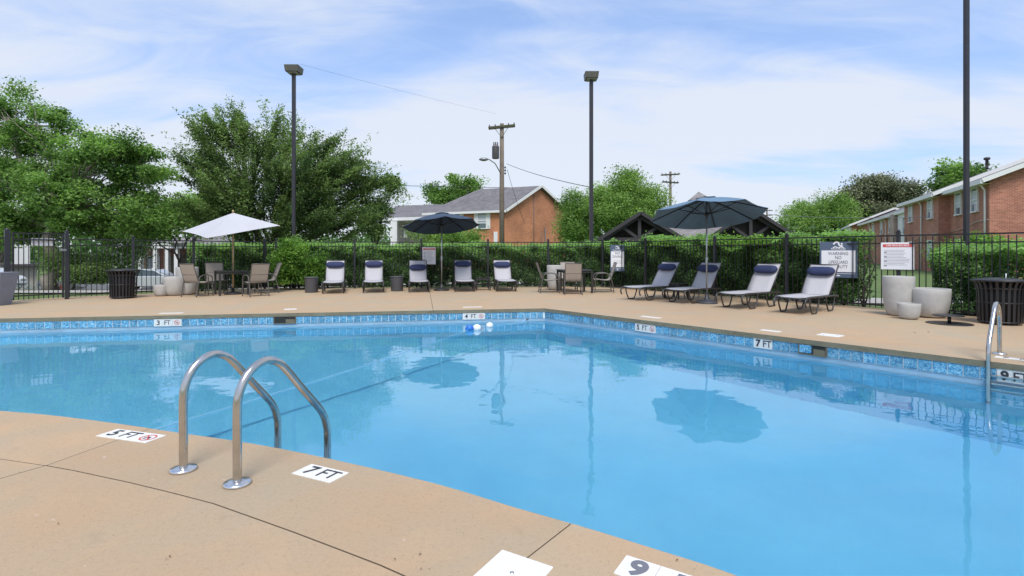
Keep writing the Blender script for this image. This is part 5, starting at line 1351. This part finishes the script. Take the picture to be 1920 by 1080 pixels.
# ------------------------------------------------------------------ litter bins
def make_bin(x, y, label, nsl=26):
    t = thing('litter_bin', label, 'litter bin', (x, y, 0), 0, 'black slatted litter bins')
    prof = [(.315, .03), (.325, .35), (.335, .60), (.36, .72), (.405, .80)]
    me = MB(); P = [Vector((r, 0, z)) for r, z in prof]
    for a, b in zip(P, P[1:]): me.bar(a, b, .042, .008, (1, 0, 0))
    sm = me.mesh('slat', M_['bin_steel'])
    for k in range(nsl): inst(sm, 'slat', t, (0, 0, 0), 2*pi*k/nsl)
    for r, z, nm in ((.318, .05, 'bottom_band'), (.326, .40, 'middle_band'), (.345, .66, 'upper_band'), (.412, .80, 'rim')):
        R1 = MB(); pts = [(cos(2*pi*k/36)*(r-.004), sin(2*pi*k/36)*(r-.004), z) for k in range(37)]
        R1.tube(pts, .012 if nm != 'rim' else .019, 8, cap=False); R1.build(nm, M_['bin_steel'], t)
    MB().lathe([(.27, .02), (.285, .75), (.26, .76), (.25, .1)], (0, 0, 0), 24).build('liner', M_['bin_liner'], t)
    MB().lathe([(.30, .79), (.385, .80), (.38, .815), (.22, .845), (.20, .84), (.19, .80)], (0, 0, 0), 32, cap=False).build('lid', M_['bin_lid'], t)
    return t
make_bin(F(231)*15.35, 15.35, 'black slatted litter bin beside the fence at the left, near the smallest planter')
bn = make_bin(F(1875)*9.85, 9.85, 'black slatted litter bin at the right edge behind the far ladder')
MB().tube([(.06, -.05, .80), (.065, -.05, .93)], .008, 6).build('stub', M_['sign_white'], bn)

# ------------------------------------------------------------------ signs on the fence
def sign(x, y, z, ang, w, h, label, kind):
    t = thing('pool_sign', label, 'sign', (x, y, z), ang)
    if kind == 'rules':
        MB().box((0, 0, 0), (w, .008, h)).build('board', M_['sign_white'], t, .003, 1)
        MB().box((0, -.006, h/2-.07), (w*.88, .003, .065)).build('header', M_['sign_red'], t)
        put_text('CPR PROCEDURES', .048, M_['sign_white'], t, 0, h/2-.07, off=-.009, sx=w*.8/.46, bold=.001)
        l_ = MB(); r2 = random.Random(4)
        for k in range(11):
            yy = h/2-.17-k*(h-.24)/11; ww = w*.82*(.7+.3*r2.random()); l_.box((-(w*.82-ww)/2, -.0052, yy), (ww, .001, .009))
            if k % 3 == 1: l_.box((-w*.36, -.0056, yy-.02), (w*.09, .001, .03))
        l_.build('printed_lines', M_['ink_grey'], t)
    else:
        MB().box((0, 0, 0), (w, .012, h)).build('board', M_['sign_navy'], t, .003, 1)
        MB().box((0, -.008, -.04*h), (w*.90, .005, h*.60)).build('white_panel', M_['sign_white'], t)
        # diver logo: waves and a curled swimmer, flat print
        lg_ = MB(); s = w*.13; cz = h*.405
        P = smooth_path([(-s*1.0, 0, cz+.25*s), (-s*.45, 0, cz+.75*s), (s*.05, 0, cz+.55*s), (s*.25, 0, cz-.05*s), (s*.9, 0, cz-.2*s)], 4)
        for a, b in zip(P, P[1:]): lg_.bar((a.x, -.0085, a.z), (b.x, -.0085, b.z), .001, s*.34, (0, 0, 1))
        P = smooth_path([(-s*1.1, 0, cz-.65*s), (-s*.55, 0, cz-.35*s), (0, 0, cz-.65*s), (s*.55, 0, cz-.38*s), (s*1.15, 0, cz-.62*s)], 4)
        for a, b in zip(P, P[1:]): lg_.bar((a.x, -.0085, a.z), (b.x, -.0085, b.z), .001, s*.24, (0, 0, 1))
        lg_.box((s*.72, -.0085, cz+.32*s), (s*.36, .001, s*.36), 0, 0, .78)
        lg_.build('logo', M_['sign_white'], t)
        put_text('POOL RULES', h*.062, M_['sign_white'], t, 0, h*.300, off=-.009, bold=.0008)
        if kind == 'diving':
            for s_, zz, sz in (('NO', .185, .125), ('DIVING', .055, .125)): put_text(s_, h*sz, M_['ink_soft'], t, 0, h*zz, off=-.0125, sx=.92, bold=.0006)
            for k in range(3): MB().box((0, -.0115, -h*(.10+.05*k)), (w*.6, .001, h*.008)).build('printed_line', M_['ink_grey'], t)
        else:
            for s_, zz in (('WARNING', .20), ('NO', .085), ('LIFEGUARD', -.04), ('ON DUTY', -.165)):
                put_text(s_, h*.125, M_['ink_soft'], t, 0, h*zz-.03*h, off=-.0125, sx=(.80 if len(s_) < 8 else .72), bold=.0006)
        MB().box((0, -.008, -h*.385), (w*.86, .002, h*.010)).build('rule_line', M_['sign_white'], t)
        tr_ = MB(); tr_.add([(-w*.06, -.0085, -h*.455), (w*.06, -.0085, -h*.455), (w*.035, -.0085, -h*.43), (0, -.0085, -h*.415), (-w*.035, -.0085, -h*.43)], [(0, 1, 2, 3, 4)]); tr_.build('emblem', M_['sign_white'], t)
def on_line(a, b, px):
    a, b = V2(a), V2(b); return min(((a.lerp(b, i/2000)) for i in range(2001)), key=lambda p: abs(p.x/p.y-F(px)))
angM = math.atan2(A2[1]-A1[1], A2[0]-A1[0]); angF = math.atan2(A3[1]-A2[1], A3[0]-A2[0])
p = on_line(A1, A2, 805); sign(p.x, p.y-.05, EYE+(473-479.5)*p.y/1000, angM, .48, .63, 'white notice with a red header on the fence behind the dark umbrella pole', 'rules')
p = on_line(A2, A3, 1159.5); sign(p.x-.04, p.y-.05, EYE+(473-484)*p.y/1000, -.12, .52, .95, 'navy and white sign reading NO DIVING on the fence right of the corner table', 'diving')
p = on_line(A2, A3, 1574); sign(p.x-.06, p.y-.05, EYE+(473-487)*p.y/1000, angF*.62, .78, .865, 'large navy sign reading WARNING NO LIFEGUARD ON DUTY behind the nearest lounger', 'warning')
p = on_line(A2, A3, 1685); sign(p.x-.07, p.y-.06, EYE+(473-480)*p.y/1000, angF*.62, .60, .60, 'white rules board with a red header above the tall planter', 'rules')

# ------------------------------------------------------------------ rope, floats, small things
pts = [(.33, 12.36, ZW+.10), (.2, 12.2, ZW+.005), (-.20, 11.95, ZW+.012), (-.49, 11.74, ZW+.015), (-.70, 11.42, ZW+.012), (-.83, 11.25, ZW+.012), (-1.15, 10.3, ZW+.010), (-1.75, 8.6, ZW+.008), (-2.2, 7.33, ZW+.008), (-3.04, 5.33, ZW+.008), (-3.45, 4.35, ZW+.02)]
MB().tube(smooth_path(pts, 5), .0045, 6).build('safety_rope', M_['rope'], None, label='thin pale safety rope lying on the water across the pool', cat='rope')
MB().lathe([(.02, 0), (.028, .012), (.012, .03)], (0, 0, 0), 12).build('rope_anchor', M_['charcoal_metal'], None, label='small dark rope anchor on the wall near the pool corner', cat='anchor').location = (.36, 12.47, -.27)
def pfloat(px, py, r, label, two):
    Y = (EYE-ZW)*1000/(py-473); t = thing('rope_float', label, 'float', (F(px)*Y, Y, ZW+r*.35), .4, 'rope floats on the water')
    def egg(cx, name, m):
        mb = MB(); n = 9; mb.lathe([(max(.004, r*sin(pi*i/n)), -r*1.05*cos(pi*i/n)) for i in range(n+1)], (0, 0, 0), 16)
        mb.v = [(cx+z, y, x) for x, y, z in mb.v]; mb.build(name, M_[m], t)
    if two: egg(-.075, 'blue_half', 'float_blue'); egg(.085, 'white_half', 'float_white')
    else: egg(0, 'white_half', 'float_white')
pfloat(887, 618.5, .085, 'blue and white float on the water below the 4 FT marker', True); pfloat(918, 613, .075, 'single white float right of the blue and white one', False)
# fallen leaves on the deck
g = np.random.default_rng(12); pl_ = [gp(a, b) for a, b in [(1741, 623), (1622, 630), (1565, 613), (1833, 626), (905, 565), (490, 577), (123, 577), (1190, 586), (1157, 560), (110, 984), (312, 1050), (318, 1046), (788, 1042), (790, 1069), (740, 1051), (1715, 624), (1480, 600), (700, 560), (1270, 1053)]]
mb = MB()
for x, y in pl_:
    a = g.uniform(0, 6); s = .008+.018*g.random()*(y > 5); mb.add([(x+cos(a)*s, y+sin(a)*s, .004), (x-sin(a)*s*.4, y+cos(a)*s*.4, .012), (x-cos(a)*s, y-sin(a)*s, .003), (x+sin(a)*s*.4, y-cos(a)*s*.4, .010)], [(0, 1, 2, 3)])
mb.build('leaf_litter', M_['litter'], kind='stuff', label='bits of dead leaf scattered on the deck')

# flowers in the bed and cars beyond the fence
for n, (px, Y, z, w, mk, lab) in enumerate([(112, 22.5, .15, .45, 'flower_orange', 'orange flowers at the foot of the tallest tree'), (48, 24, .0, .9, 'flower_white', 'white flowers in the bed left of the tree trunk'), (138, 21.8, .0, .35, 'flower_white', 'white flowers in the bed right of the gate')]):
    k = 260; p = np.stack([g.normal(0, w*.5, k), g.normal(0, .2, k), np.abs(g.normal(0, .12, k))], 1)
    o = bpy.data.objects.new('flower_clump', leaves_mesh('flower_clump', p, .07, M_[mk], np.zeros(k), seed=300+n, aspect=1.1)); COL.objects.link(o); o.location = (F(px)*Y, Y, gz(F(px)*Y, Y)+.06); finish(o, lab, 'flowers')
def car(x, y, rz, paint, label):
    z = gz(x, y)+.05; t = thing('parked_car', label, 'car', (x, y, z), rz, 'cars parked beyond the fence')
    prof = [(-2.2, .35), (-2.25, .62), (-2.1, .88), (-1.35, .96), (1.0, .98), (1.9, .88), (2.2, .70), (2.25, .42), (2.1, .28), (-2.1, .28)]
    def ext(pr, w0, name, m, bev=.05):
        mb = MB(); n = len(pr); vs = [(px_, s*w0, z_) for s in (-1, 1) for px_, z_ in pr]
        mb.add(vs, [tuple(range(n)), tuple(range(2*n-1, n-1, -1))] + [(i, (i+1) % n, n+(i+1) % n, n+i) for i in range(n)]); return mb.build(name, m, t, bev, 3)
    ext(prof, .86, 'body', paint, .07)
    ext([(-1.75, .95), (-1.15, 1.36), (-.3, 1.45), (.55, 1.38), (1.25, .97)], .70, 'roof', paint, .06)
    ext([(-1.55, .99), (-1.08, 1.31), (-.3, 1.385), (.5, 1.32), (1.1, .99)], .712, 'side_windows', M_['window_glass'], .0)
    for sx in (-1.38, 1.38):
        for sy in (-1, 1):
            wh = MB(); wh.lathe([(.20, -.1), (.31, -.1), (.33, -.06), (.33, .06), (.31, .1), (.20, .1)], (0, 0, 0), 20); wh.v = [(a+sx, c+sy*.80, b+.33) for a, b, c in wh.v]; w_ = wh.build('wheel', M_['tyre'], t)
            rm = MB(); rm.lathe([(.01, .105), (.2, .10), (.2, .08)], (0, 0, 0), 14); rm.v = [(a+sx, c*sy+sy*.80, b+.33) for a, b, c in rm.v]; rm.build('rim', M_['galv'], w_)
    for sy in (-1, 1): MB().box((2.2, sy*.62, .66), (.08, .3, .12)).build('headlight', M_['lens_glass'], t)
car(F(283)*36, 36, .12, M_['car_paint'], 'silver parked car seen through the fence right of the left litter bin')
car(F(-22)*34, 34, -.3, M_['car_paint'], 'silver parked car at the far left behind the grey planter')
